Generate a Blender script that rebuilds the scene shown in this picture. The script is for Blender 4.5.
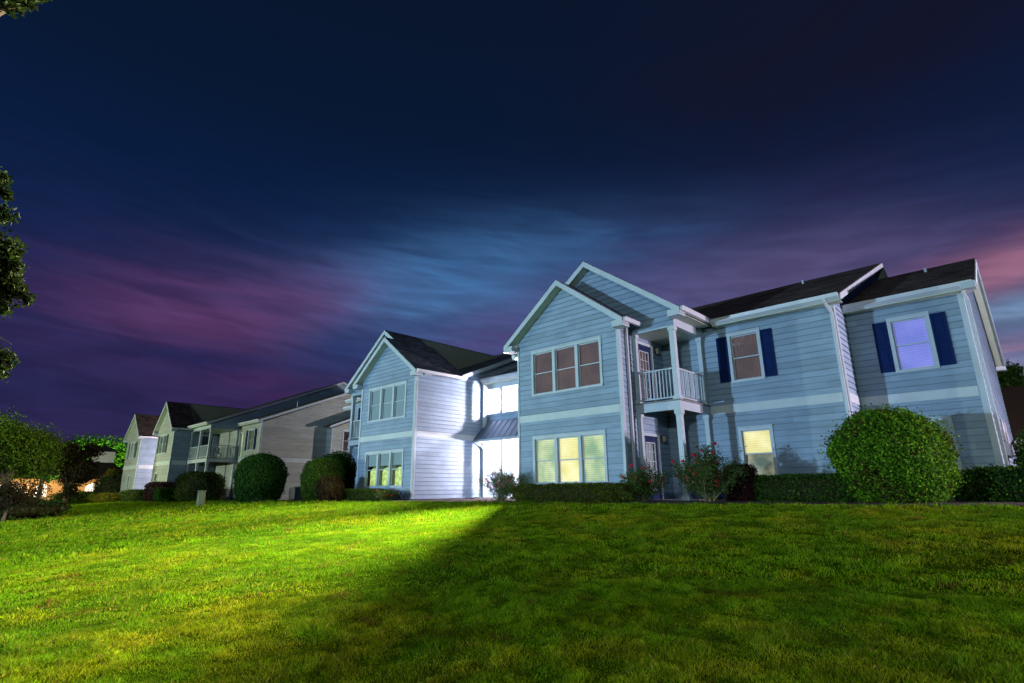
import bpy, math, random
import numpy as np
from math import radians as R_, sin, cos, pi
random.seed(7); rng=np.random.default_rng(7)
for o in list(bpy.data.objects): bpy.data.objects.remove(o)
SC=bpy.context.scene; COL=SC.collection
# ------------------------------------------------------------------ camera, world, lights, exposure
SC.render.resolution_x=1024; SC.render.resolution_y=683
SC.view_settings.view_transform='Standard'; SC.view_settings.look='None'; SC.view_settings.gamma=1; SC.view_settings.exposure=0
H=0.35
pt,ro,yw=0.2657076,-0.0079449,2.3271989
Uv=np.array([sin(yw),cos(yw),0]); Wv=np.array([-cos(yw),sin(yw),0])
r=np.array([1,0,0.]); fw=np.array([0,cos(pt),sin(pt)]); up=np.array([0,-sin(pt),cos(pt)])
r2=cos(ro)*r+sin(ro)*up; u2=-sin(ro)*r+cos(ro)*up
tow=lambda v:(float(v@Uv),float(v@Wv),float(v[2]))
from mathutils import Matrix, Vector
cd=bpy.data.cameras.new('camera'); cam=bpy.data.objects.new('camera',cd); COL.objects.link(cam)
a,b,c=tow(r2),tow(u2),tow(-fw)
cam.matrix_world=Matrix(((a[0],b[0],c[0],0),(a[1],b[1],c[1],0),(a[2],b[2],c[2],H),(0,0,0,1)))
cd.sensor_width=36; cd.lens=36*546.416/1024; cd.clip_end=3000; cd.clip_start=.05
SC.camera=cam

def lin(r,g,b): return tuple(((x/255/12.92) if x/255<=.04045 else ((x/255+.055)/1.055)**2.4) for x in (r,g,b))+(1,)
W=bpy.data.worlds.new('World'); SC.world=W; W.use_nodes=True
nt=W.node_tree; nt.nodes.clear()
def N(t,**k):
    n=nt.nodes.new(t)
    for q,v in k.items(): setattr(n,q,v)
    return n
def L(a,b): nt.links.new(a,b)
def M(op,a,b=None,c=None):
    n=N('ShaderNodeMath',operation=op)
    for i,v in enumerate((a,b,c)):
        if v is None: continue
        if isinstance(v,(int,float)): n.inputs[i].default_value=v
        else: L(v,n.inputs[i])
    return n.outputs[0]
tc=N('ShaderNodeTexCoord'); sp=N('ShaderNodeSeparateXYZ'); L(tc.outputs['Generated'],sp.inputs[0])
AZ=M('MULTIPLY',M('ARCTAN2',sp.outputs[0],sp.outputs[1]),180/pi)
EL=M('MULTIPLY',M('ARCSINE',sp.outputs[2]),180/pi)
def noise(sa,se,tilt,scale,detail=6,dist=.6,off=0,lo=.4,hi=.65):
    x=M('ADD',M('MULTIPLY',AZ,sa),off); y=M('MULTIPLY',M('ADD',EL,M('MULTIPLY',AZ,tilt)),se)
    cb=N('ShaderNodeCombineXYZ'); L(x,cb.inputs[0]); L(y,cb.inputs[1])
    n=N('ShaderNodeTexNoise'); L(cb.outputs[0],n.inputs['Vector']); n.inputs['Scale'].default_value=scale
    n.inputs['Detail'].default_value=detail; n.inputs['Distortion'].default_value=dist
    m=N('ShaderNodeMapRange',interpolation_type='SMOOTHSTEP'); L(n.outputs[0],m.inputs[0]); m.inputs[1].default_value=lo; m.inputs[2].default_value=hi
    return m.outputs[0]
def blob(a0,e0,sa,se,tilt=0):
    da=M('SUBTRACT',AZ,a0); de=M('SUBTRACT',M('SUBTRACT',EL,e0),M('MULTIPLY',da,tilt))
    q=M('ADD',M('POWER',M('ABSOLUTE',M('DIVIDE',da,sa)),2),M('POWER',M('ABSOLUTE',M('DIVIDE',de,se)),2))
    return M('EXPONENT',M('MULTIPLY',q,-1))
def mix(f,a,b):
    n=N('ShaderNodeMix',data_type='RGBA')
    if isinstance(f,(int,float)): n.inputs[0].default_value=f
    else: L(f,n.inputs[0])
    for i,v in ((6,a),(7,b)):
        if isinstance(v,tuple): n.inputs[i].default_value=v
        else: L(v,n.inputs[i])
    return n.outputs[2]
rmp=N('ShaderNodeValToRGB'); L(M('DIVIDE',EL,60),rmp.inputs[0]); cr=rmp.color_ramp
cr.elements[0].position=0; cr.elements[0].color=lin(54,42,82)
cr.elements[1].position=1; cr.elements[1].color=lin(9,17,33)
for p_,c_ in ((.13,(36,36,77)),(.27,(29,36,79)),(.37,(17,33,72)),(.47,(10,28,62)),(.6,(8,24,50))):
    e=cr.elements.new(p_); e.color=lin(*c_)
sky=rmp.outputs[0]
st1=noise(.05,.22,-.10,1.0,7,.8,3,.42,.60); st2=noise(.03,.30,.06,1.0,8,1.2,11,.42,.6); st3=noise(.10,.5,.05,1.0,8,.7,31,.4,.62)
def ml(a,b): return M('MULTIPLY',a,b)
def half(n_,k=.5): return M('ADD',M('MULTIPLY',n_,1-k),k)
st4=noise(.09,.55,.10,1.0,8,.45,57,.34,.66)
SKY_BLOBS=[
 (-47,19.5,16,6.5,.05,(58,102,152),.85,half(st2,.6)),
 (-24,17,22,7,0,(80,84,130),.9,half(st2,.8)),
 # az, el, sa, se, tilt, colour, strength, noise
 (-74,16,11,4.5,.05,(92,56,100),.8,half(st2,.45)),
 (-63,19,8,3,.15,(96,62,110),.75,half(st4,.55)),
 (-67,9.5,8,2.5,.05,(74,40,88),.7,half(st4,.4)),
 (-76,11.5,7,1.5,.02,(28,32,76),.7,half(st4,.4)),
 (-61,14,5,2.2,.15,(38,52,98),.85,half(st4,.5)),
 (-49,22.5,11,3.2,.12,(64,114,166),.95,half(st4,.3)),
 (-54,18.8,6,1.8,.2,(70,118,168),.75,half(st3,.3)),
 (-46,15.5,7,2.5,.05,(84,70,124),.75,half(st4,.4)),
 (-33,25.3,12,2.8,.03,(50,88,134),.85,half(st4,.3)),
 (-27,18.5,14,4,0,(82,80,126),.85,half(st3,.6)),
 (-18,26,13,2.6,.05,(42,44,86),.6,half(st1,.5)),
 (-12,19.5,11,3.6,0,(86,76,118),.85,half(st1,.65)),
 (1,16.4,5.0,2.1,.12,(156,106,130),.95,half(st4,.5)),
 (-3,17.5,6,1.6,.12,(128,86,118),.4,half(st4,.5)),
 (1,13.0,6,1.5,.05,(118,150,186),.9,half(st3,.6)),
 (-1,9.8,7,2.2,0,(120,126,168),.95,half(st3,.6)),
 (-1,10.4,6,.8,.04,(150,120,148),.8,st4),
 (0,6,9,2.2,0,(168,160,188),.9,half(st2,.7)),
 (-7,38,25,12,0,(22,19,36),.7,half(st1,.7))]
for (a0,e0,sa,se,ti,c_,k,nz) in SKY_BLOBS:
    sky=mix(M('MULTIPLY',ml(blob(a0,e0,sa,se,ti),nz),k),sky,lin(*c_))
st5=noise(.16,.85,.09,1.0,10,.5,71,.30,.70)
lo=N('ShaderNodeMapRange'); L(EL,lo.inputs[0]); lo.inputs[1].default_value=34; lo.inputs[2].default_value=18
amp=M('MULTIPLY',M('SUBTRACT',st5,.5),M('MULTIPLY',lo.outputs[0],.28))
vs=N('ShaderNodeVectorMath',operation='SCALE'); L(sky,vs.inputs[0]); L(M('ADD',amp,1.05),vs.inputs['Scale']); sky=vs.outputs[0]
bg=N('ShaderNodeBackground'); bg.inputs[1].default_value=1.0
L(sky,bg.inputs[0]); wo=N('ShaderNodeOutputWorld'); L(bg.outputs[0],wo.inputs[0])

def lamp(name,loc,power,color,radius=.1,parent=None,kind='POINT',target=None,size=60,blend=.5):
    d=bpy.data.lights.new(name,kind); d.energy=power; d.color=color; d.shadow_soft_size=radius
    o=bpy.data.objects.new(name,d); COL.objects.link(o); o.location=loc
    if kind=='SPOT':
        d.spot_size=R_(size); d.spot_blend=blend
        o.rotation_euler=(Vector(target)-Vector(loc)).to_track_quat('-Z','Y').to_euler()
    return o
# lamps: a far street lamp facing the fronts, a parking lamp to the right, breezeway lights, and two added fill lights
KEY=lamp('street_or_fill_light',(-26,-32,1.5),60000,(.48,.75,1.0),.35,kind='SPOT',target=(-14,15,4),size=75,blend=.4)
lamp('street_or_fill_light',(10,-26,9),15000,(.78,.93,.86),.5)  # unseen fill added behind the camera to lift the dark lawn
lamp('street_or_fill_light',(-56,-18,5),30000,(.86,1,.70),.3)  # unseen fill added to brighten building two and the left trees
PINK=lamp('parking_light',(19,21.4,3.4),32000,(1,.78,.90),.25)
FLOOD=lamp('flood_light',(-14.36,15.63,5.12),100000,(1,.88,.50),.03,kind='SPOT',target=(-5.0,.0,2.2),size=92,blend=1)
lamp('flood_light',(-14.40,15.66,5.16),34000,(1,.88,.52),.04,kind='SPOT',target=(-28,-3,2.0),size=100,blend=1)
BU=lamp('breezeway_light',(-18.47,21,4.82),2500,(1,.82,.88),.07)
BLo=lamp('breezeway_light',(-18.47,21,2.50),2500,(1,.82,.86),.07)
lamp('breezeway_light',(-60.6,19,4.8),1000,(1,.72,.80),.1)
lamp('breezeway_light',(-60.6,19,2.5),1000,(1,.72,.78),.1)
lamp('yard_or_fill_light',(-59,9,2.2),700,(1,1,.5),.2)
lamp('path_light',(-33,37,5),7500,(1,.86,.82),.2)
# ------------------------------------------------------------------ materials
MATS={}
def mat(name,col,rough=.6,metal=0,spec=.5,var=0,vscale=3,bump=0,bscale=40,emit=None,es=0,coords='Object'):
    m=bpy.data.materials.new(name); m.use_nodes=True; t=m.node_tree; b=t.nodes['Principled BSDF']
    b.inputs['Base Color'].default_value=(*col,1); b.inputs['Roughness'].default_value=rough; b.inputs['Metallic'].default_value=metal
    b.inputs['Specular IOR Level'].default_value=spec
    tcn=t.nodes.new('ShaderNodeTexCoord')
    if var:
        n=t.nodes.new('ShaderNodeTexNoise'); n.inputs['Scale'].default_value=vscale; n.inputs['Detail'].default_value=8
        t.links.new(tcn.outputs[coords],n.inputs['Vector'])
        x=t.nodes.new('ShaderNodeMix'); x.data_type='RGBA'
        x.inputs[6].default_value=(*[q*(1-var) for q in col],1); x.inputs[7].default_value=(*[min(1,q*(1+var)) for q in col],1)
        mr=t.nodes.new('ShaderNodeMapRange'); mr.inputs[1].default_value=.3; mr.inputs[2].default_value=.7
        t.links.new(n.outputs[0],mr.inputs[0]); t.links.new(mr.outputs[0],x.inputs[0]); t.links.new(x.outputs[2],b.inputs['Base Color'])
    if bump:
        n=t.nodes.new('ShaderNodeTexNoise'); n.inputs['Scale'].default_value=bscale; n.inputs['Detail'].default_value=6
        t.links.new(tcn.outputs[coords],n.inputs['Vector'])
        bp=t.nodes.new('ShaderNodeBump'); bp.inputs['Strength'].default_value=bump; bp.inputs['Distance'].default_value=.01
        t.links.new(n.outputs[0],bp.inputs['Height']); t.links.new(bp.outputs[0],b.inputs['Normal'])
    if emit:
        b.inputs['Emission Color'].default_value=(*emit,1); b.inputs['Emission Strength'].default_value=es
    MATS[name]=m; return m
def siding_mat(name,col):
    m=mat(name,col,.62,var=.10,vscale=1.2,bump=.25,bscale=30); t=m.node_tree; b=t.nodes['Principled BSDF']
    # wood-grain streaks and board-to-board tone, dirt drips
    tcn=[n for n in t.nodes if n.type=='TEX_COORD'][0]
    mp=t.nodes.new('ShaderNodeMapping'); mp.inputs['Scale'].default_value=(1.2,1.2,14); t.links.new(tcn.outputs['Object'],mp.inputs[0])
    n=t.nodes.new('ShaderNodeTexNoise'); n.inputs['Scale'].default_value=1.4; n.inputs['Detail'].default_value=9; n.inputs['Roughness'].default_value=.65
    t.links.new(mp.outputs[0],n.inputs[0])
    mr=t.nodes.new('ShaderNodeMapRange'); mr.inputs[1].default_value=.25; mr.inputs[2].default_value=.75; mr.inputs[3].default_value=.80; mr.inputs[4].default_value=1.12
    t.links.new(n.outputs[0],mr.inputs[0])
    sx=t.nodes.new('ShaderNodeSeparateXYZ'); t.links.new(tcn.outputs['Object'],sx.inputs[0])
    def mm(op,a,b_):
        q=t.nodes.new('ShaderNodeMath'); q.operation=op
        for i,v in enumerate((a,b_)):
            if v is None: continue
            if isinstance(v,(int,float)): q.inputs[i].default_value=v
            else: t.links.new(v,q.inputs[i])
        return q.outputs[0]
    row=mm('FLOOR',mm('DIVIDE',mm('ADD',sx.outputs[2],.0001),.19),None); w1=t.nodes.new('ShaderNodeTexWhiteNoise'); w1.noise_dimensions='1D'; t.links.new(row,w1.inputs['W'])
    colm=mm('FLOOR',mm('ADD',mm('DIVIDE',mm('ADD',sx.outputs[0],sx.outputs[1]),3.66),w1.outputs[0]),None)
    w2=t.nodes.new('ShaderNodeTexWhiteNoise'); w2.noise_dimensions='1D'; t.links.new(mm('ADD',mm('MULTIPLY',row,17.3),colm),w2.inputs['W'])
    tone=mm('ADD',mm('MULTIPLY',w2.outputs[0],.20),.90)
    mr2=mm('MULTIPLY',mr.outputs[0],tone)
    x=t.nodes.new('ShaderNodeVectorMath'); x.operation='SCALE'
    src=b.inputs['Base Color'].links[0].from_socket
    t.links.new(src,x.inputs[0]); t.links.new(mr2,x.inputs['Scale']); t.links.new(x.outputs[0],b.inputs['Base Color'])
    return m
LAP_SHADE=mat('siding_lap_shade',(.055,.08,.11),.9)  # dark strip painting the shadow line under each siding lap
SID=siding_mat('siding_blue_grey',(.225,.325,.455))
SID2=siding_mat('siding_grey_green',(.33,.355,.355))
TRIM=mat('trim_paint',(.40,.48,.56),.5,var=.08,vscale=2,bump=.1)
BELT=mat('belt_paint',(.44,.52,.58),.55,var=.08,vscale=2,bump=.1)
SOF=mat('soffit_paint',(.42,.5,.42),.6,var=.05)
GUT=mat('gutter_metal',(.5,.54,.62),.4,var=.05)
NAVY=mat('navy_paint',(.001,.014,.085),.7,spec=.12,var=.15,vscale=4)
DOORN=mat('door_paint',(.006,.014,.07),.4,var=.1)
CEIL=mat('porch_wood',(.26,.16,.08),.7,var=.35,vscale=5,bump=.3)
DECK=mat('deck_boards',(.2,.21,.22),.7,var=.2,vscale=6)
CONC=mat('concrete',(.32,.33,.34),.85,var=.15,vscale=5,bump=.3)
METR=mat('metal_roof',(.15,.19,.26),.35,.5,var=.06)
BLACK=mat('black_metal',(.02,.02,.022),.5)
BARK=mat('bark',(.09,.065,.045),.9,var=.35,vscale=8,bump=.6,bscale=20)
MULCH=mat('mulch_bark',(.055,.025,.016),.95,var=.6,vscale=14,bump=1,bscale=30)
STEM=mat('rose_stem',(.14,.13,.06),.7,var=.3)
UTIL=mat('utility_green',(.05,.085,.06),.6,var=.15)
DARKROOM=mat('dark_room',(.02,.02,.025),.9)
BRICK=mat('tan_stucco',(.42,.27,.14),.85,var=.15,vscale=4)
def shingle(name,col):
    m=mat(name,col,.9,spec=.2); t=m.node_tree; b=t.nodes['Principled BSDF']
    tcn=[n for n in t.nodes if n.type=='TEX_COORD'][0]
    br=t.nodes.new('ShaderNodeTexBrick'); uv=tcn.outputs['UV']; t.links.new(uv,br.inputs['Vector'])
    br.inputs['Scale'].default_value=1; br.inputs['Brick Width'].default_value=.3; br.inputs['Row Height'].default_value=.14; br.inputs['Mortar Size'].default_value=.008
    br.inputs['Color1'].default_value=(*[q*.6 for q in col],1); br.inputs['Color2'].default_value=(*[min(1,q*1.7) for q in col],1); br.inputs['Mortar'].default_value=(*[q*.3 for q in col],1)
    n=t.nodes.new('ShaderNodeTexNoise'); n.inputs['Scale'].default_value=.9; n.inputs['Detail'].default_value=9; t.links.new(uv,n.inputs['Vector'])
    mr=t.nodes.new('ShaderNodeMapRange'); mr.inputs[1].default_value=.3; mr.inputs[2].default_value=.7; mr.inputs[3].default_value=.55; mr.inputs[4].default_value=1.45; t.links.new(n.outputs[0],mr.inputs[0])
    x=t.nodes.new('ShaderNodeVectorMath'); x.operation='SCALE'; t.links.new(br.outputs[0],x.inputs[0]); t.links.new(mr.outputs[0],x.inputs['Scale']); t.links.new(x.outputs[0],b.inputs['Base Color'])
    bp=t.nodes.new('ShaderNodeBump'); bp.inputs['Strength'].default_value=.8; bp.inputs['Distance'].default_value=.012; t.links.new(br.outputs['Fac'],bp.inputs['Height']); bp.invert=True
    t.links.new(bp.outputs[0],b.inputs['Normal']); return m
SHING=shingle('shingles_dark',(.12,.13,.16)); SHINGB=shingle('shingles_brown',(.095,.07,.062))
def leafmat(name,trans=.35,rough=.5,spec=.3):
    m=bpy.data.materials.new(name); m.use_nodes=True; t=m.node_tree; b=t.nodes['Principled BSDF']
    at=t.nodes.new('ShaderNodeAttribute'); at.attribute_name='Col'; t.links.new(at.outputs['Color'],b.inputs['Base Color'])
    b.inputs['Roughness'].default_value=rough; b.inputs['Specular IOR Level'].default_value=spec
    tr=t.nodes.new('ShaderNodeBsdfTranslucent'); t.links.new(at.outputs['Color'],tr.inputs[0])
    mx=t.nodes.new('ShaderNodeMixShader'); mx.inputs[0].default_value=trans; out=t.nodes['Material Output']
    t.links.new(b.outputs[0],mx.inputs[1]); t.links.new(tr.outputs[0],mx.inputs[2]); t.links.new(mx.outputs[0],out.inputs[0]); return m
LEAF=leafmat('leaves',.35,.7,.08); GRASS=leafmat('grass_blades',.35,.8,.03); PETAL=leafmat('petals',.3,.6,.2)
def glassmat():
    m=bpy.data.materials.new('window_glass'); m.use_nodes=True; t=m.node_tree; t.nodes.clear()
    o=t.nodes.new('ShaderNodeOutputMaterial'); g=t.nodes.new('ShaderNodeBsdfGlossy'); g.inputs['Roughness'].default_value=.03
    tr=t.nodes.new('ShaderNodeBsdfTransparent'); fr=t.nodes.new('ShaderNodeFresnel'); fr.inputs[0].default_value=1.5
    n=t.nodes.new('ShaderNodeTexNoise'); n.inputs['Scale'].default_value=1.3; bp=t.nodes.new('ShaderNodeBump'); bp.inputs['Strength'].default_value=.15; bp.inputs['Distance'].default_value=.05
    t.links.new(n.outputs[0],bp.inputs['Height']); t.links.new(bp.outputs[0],g.inputs['Normal'])
    mx=t.nodes.new('ShaderNodeMixShader'); t.links.new(fr.outputs[0],mx.inputs[0]); t.links.new(tr.outputs[0],mx.inputs[1]); t.links.new(g.outputs[0],mx.inputs[2]); t.links.new(mx.outputs[0],o.inputs[0]); return m
GLASS=glassmat()
def blindmat(name,c1,c2,es,scale=1.2,slats=True,base=None):
    m=mat(name,base or tuple(min(.8,q) for q in c1),.8); t=m.node_tree; b=t.nodes['Principled BSDF']
    tcn=[n for n in t.nodes if n.type=='TEX_COORD'][0]
    n=t.nodes.new('ShaderNodeTexNoise'); n.inputs['Scale'].default_value=scale; n.inputs['Detail'].default_value=4; t.links.new(tcn.outputs['Object'],n.inputs['Vector'])
    mr=t.nodes.new('ShaderNodeMapRange'); mr.inputs[1].default_value=.35; mr.inputs[2].default_value=.65; t.links.new(n.outputs[0],mr.inputs[0])
    x=t.nodes.new('ShaderNodeMix'); x.data_type='RGBA'; x.inputs[6].default_value=(*c1,1); x.inputs[7].default_value=(*c2,1); t.links.new(mr.outputs[0],x.inputs[0])
    src=x.outputs[2]
    if slats:
        w=t.nodes.new('ShaderNodeTexWave'); w.bands_direction='Z' if slats!='X' else 'X'; w.inputs['Scale'].default_value=4.5 if slats!='X' else 3; t.links.new(tcn.outputs['Object'],w.inputs['Vector'])
        if slats=='X': w.inputs['Distortion'].default_value=1.5
        m2=t.nodes.new('ShaderNodeMapRange'); m2.inputs[3].default_value=.66; m2.inputs[4].default_value=1.08; t.links.new(w.outputs['Fac'],m2.inputs[0])
        s=t.nodes.new('ShaderNodeVectorMath'); s.operation='SCALE'; t.links.new(src,s.inputs[0]); t.links.new(m2.outputs[0],s.inputs['Scale']); src=s.outputs[0]
    t.links.new(src,b.inputs['Emission Color']); b.inputs['Emission Strength'].default_value=es; return m
B_YEL=blindmat('blind_yellow_lit',(.62,.50,.14),(1,.97,.74),.72,1.3)
B_YG=blindmat('blind_yellow_green_lit_and_reflection',(.24,.34,.20),(.90,.86,.50),.70,1.6)  # mottled glow paints tree reflections in with the near window's light
B_BRN=blindmat('curtain_brown',(.07,.04,.055),(.18,.10,.10),.42,1.5,'X',(.12,.08,.07))
B_VIO=blindmat('blind_violet_lit',(.17,.19,.50),(.27,.28,.66),.72)
B_TEAL=blindmat('blind_teal',(.06,.14,.16),(.10,.18,.18),.35,1.5,'X',(.3,.36,.36))
B_ROOM=blindmat('room_warm_reflection',(.10,.13,.10),(.62,.60,.42),.5,2.2,False)  # warm room glow, green mottle painted in for reflected lit plants
B_LG=blindmat('reflection_lime_glow',(.20,.36,.08),(.80,.82,.35),.85,6,False)  # glow colour of the arches painted as reflections of lit trees
B_DRK=blindmat('blind_dark',(.03,.04,.03),(.09,.13,.05),.35,2,False,(.1,.12,.1))
B_ORG=blindmat('window_orange_lit',(1,.42,.1),(1,.7,.3),1.2,1.5,False)
B_PNK=blindmat('window_pink_lit',(1,.75,.65),(1,.9,.85),1.5,3,False)
LAMPG=mat('lamp_glass',(.9,.85,.7),.3,emit=(1,.9,.8),es=8)
LAMPO=mat('lamp_glass_off',(.35,.33,.3),.2)
# ------------------------------------------------------------------ helpers
ORG={}
def tag(o,label=None,cat=None,group=None,kind=None):
    if label: o['label']=label
    if cat: o['category']=cat
    if group: o['group']=group
    if kind: o['kind']=kind
    return o
def thing(name,loc,label,cat,group=None):
    o=bpy.data.objects.new(name,None); COL.objects.link(o); o.location=loc; o.empty_display_size=.2
    ORG[o.name]=np.array(loc,float); return tag(o,label,cat,group)
def link(me,name,parent,org):
    o=bpy.data.objects.new(name,me); COL.objects.link(o)
    if parent is not None: o.parent=parent
    else: o.location=org
    ORG[o.name]=np.array(org,float); return o
def np_mesh(name,V,F,mats,parent=None,org=None,cols=None,mi=None,smooth=False,uv=None):
    """V (n,3) world; F (m,k)"""
    if org is None: org=ORG[parent.name] if parent is not None else np.zeros(3)
    org=np.array(org,float)
    V=np.asarray(V,float)-org; F=np.asarray(F,np.int32); k=F.shape[1]
    me=bpy.data.meshes.new(name); me.vertices.add(len(V)); me.vertices.foreach_set('co',V.astype(np.float32).ravel())
    me.loops.add(F.size); me.loops.foreach_set('vertex_index',F.ravel()); me.polygons.add(len(F))
    me.polygons.foreach_set('loop_start',np.arange(0,F.size,k,dtype=np.int32))
    for m in (mats if isinstance(mats,(list,tuple)) else [mats]): me.materials.append(m)
    if mi is not None: me.polygons.foreach_set('material_index',np.asarray(mi,np.int32))
    if smooth: me.polygons.foreach_set('use_smooth',np.ones(len(F),bool))
    if cols is not None:
        at=me.color_attributes.new('Col','FLOAT_COLOR','POINT'); c4=np.ones((len(V),4),np.float32); c4[:,:3]=cols; at.data.foreach_set('color',c4.ravel())
    me.update(); me.validate()
    return link(me,name,parent,org)
class MB:
    def __init__(s): s.v=[];s.f=[];s.uv=[]
    def quad(s,*p,uv=None):
        i=len(s.v); s.v+= [tuple(q) for q in p]; s.f.append(tuple(range(i,i+len(p)))); s.uv.append(uv)
    def box(s,x0,x1,y0,y1,z0,z1):
        i=len(s.v); s.v+=[(x,y,z) for z in (z0,z1) for y in (y0,y1) for x in (x0,x1)]
        for q in ((0,2,3,1),(4,5,7,6),(0,1,5,4),(2,6,7,3),(0,4,6,2),(1,3,7,5)): s.f.append(tuple(i+k for k in q)); s.uv.append(None)
    def prism(s,pts,d,uvs=None):
        """polygon pts extruded by vector d"""
        n=len(pts); i=len(s.v); d=np.array(d); s.v+=[tuple(p) for p in pts]+[tuple(np.array(p)+d) for p in pts]
        s.f.append(tuple(range(i,i+n))); s.uv.append(uvs); s.f.append(tuple(range(i+2*n-1,i+n-1,-1))); s.uv.append(None)
        for k in range(n): s.f.append((i+k,i+n+k,i+n+(k+1)%n,i+(k+1)%n)); s.uv.append(None)
    def bar(s,p,q,w,h=None,up=(0,0,1)):
        h=h or w; p=np.array(p,float);q=np.array(q,float); d=q-p; d/=np.linalg.norm(d); u=np.array(up,float)
        if abs(d@u)>.95: u=np.array((1.,0,0))
        a=np.cross(d,u); a/=np.linalg.norm(a); b=np.cross(a,d)
        s.prism([p-a*w/2-b*h/2,p+a*w/2-b*h/2,p+a*w/2+b*h/2,p-a*w/2+b*h/2],q-p)
    def tube(s,pts,rad,n=7):
        pts=[np.array(p,float) for p in pts]; rad=rad if hasattr(rad,'__len__') else [rad]*len(pts); i0=len(s.v)
        for k,p in enumerate(pts):
            d=pts[min(k+1,len(pts)-1)]-pts[max(k-1,0)]; d/=np.linalg.norm(d)+1e-9
            u=np.array((0,0,1.)) if abs(d[2])<.9 else np.array((1.,0,0)); a=np.cross(d,u);a/=np.linalg.norm(a);b=np.cross(a,d)
            for j in range(n): t=2*pi*j/n; s.v.append(tuple(p+rad[k]*(cos(t)*a+sin(t)*b)))
        for k in range(len(pts)-1):
            for j in range(n):
                s.f.append((i0+k*n+j,i0+k*n+(j+1)%n,i0+(k+1)*n+(j+1)%n,i0+(k+1)*n+j)); s.uv.append(None)
        s.f.append(tuple(i0+j for j in range(n))[::-1]); s.uv.append(None)
        s.f.append(tuple(i0+(len(pts)-1)*n+j for j in range(n))); s.uv.append(None)
    def build(s,name,m,parent=None,org=None,smooth=False,bevel=0):
        if org is None: org=ORG[parent.name] if parent is not None else np.zeros(3)
        org=np.array(org,float)
        me=bpy.data.meshes.new(name); me.from_pydata([tuple(np.array(v)-org) for v in s.v],[],s.f)
        for q in (m if isinstance(m,(list,tuple)) else [m]): me.materials.append(q)
        if any(u is not None for u in s.uv):
            ul=me.uv_layers.new(name='UVMap')
            for p,u in zip(me.polygons,s.uv):
                if u is not None:
                    for li,uv in zip(p.loop_indices,u): ul.data[li].uv=uv
        if smooth:
            for p in me.polygons: p.use_smooth=True
        me.update(); o=link(me,name,parent,org)
        if bevel:
            b=o.modifiers.new('bevel','BEVEL'); b.width=bevel; b.segments=2; b.limit_method='ANGLE'
        return o
class Pl:  # facade plane: F faces -y at y=c, a=x ; R faces +x at x=c, a=y
    def __init__(s,k,c): s.k=k;s.c=c
    def p(s,a,z,d=0): return (a,s.c-d,z) if s.k=='F' else (s.c+d,a,z)
    def box(s,mb,a0,a1,z0,z1,d0,d1):
        if s.k=='F': mb.box(a0,a1,s.c-d1,s.c-d0,z0,z1)
        else: mb.box(s.c+d0,s.c+d1,a0,a1,z0,z1)
EXPO=.19; LAP=.022
def siding(P,parent,segs,holes=(),m=None,name='wall',lap_shade=None):
    """segs: list of (z0,z1,L0,L1,R0,R1) trapezoids: left edge L0->L1, right edge R0->R1"""
    m=m or SID; mb=MB(); gi=[]
    for (z0,z1,L0,L1,R0,R1) in segs:
        cuts={z0,z1}
        k=math.floor(z0/EXPO)
        while k*EXPO<z1:
            if k*EXPO>z0: cuts.add(round(k*EXPO,5))
            k+=1
        for h in holes:
            for z in h[2:4]:
                if z0<z<z1: cuts.add(z)
        cs=sorted(cuts)
        for za,zb in zip(cs[:-1],cs[1:]):
            if zb-za<1e-5: continue
            row=math.floor((za+zb)/2/EXPO); oa=LAP*(1-(za-row*EXPO)/EXPO); ob=LAP*(1-(zb-row*EXPO)/EXPO)
            f=lambda z,A,B:A+(B-A)*(z-z0)/(z1-z0)
            ivs=[(f(za,L0,L1),f(za,R0,R1),f(zb,L0,L1),f(zb,R0,R1))]
            zm=(za+zb)/2
            for h in holes:
                if h[2]<zm<h[3]:
                    new=[]
                    for (la,ra,lb,rb) in ivs:
                        if h[1]<=min(la,lb) or h[0]>=max(ra,rb): new.append((la,ra,lb,rb)); continue
                        if h[0]>la: new.append((la,h[0],lb,h[0]))
                        if h[1]<ra: new.append((h[1],ra,h[1],rb))
                    ivs=new
            for (la,ra,lb,rb) in ivs:
                mb.quad(P.p(la,za,oa),P.p(ra,za,oa),P.p(rb,zb,ob),P.p(lb,zb,ob))
                if abs(za-row*EXPO)<1e-4:
                    gi.append(len(mb.f)); mb.quad(P.p(la,za-.004,LAP*.0+.001),P.p(ra,za-.004,.001),P.p(ra,za+.013,oa+.002),P.p(la,za+.013,oa+.002))
    o=mb.build(name,[m,lap_shade or LAP_SHADE],parent)
    for k in gi: o.data.polygons[k].material_index=1
    return o
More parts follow.
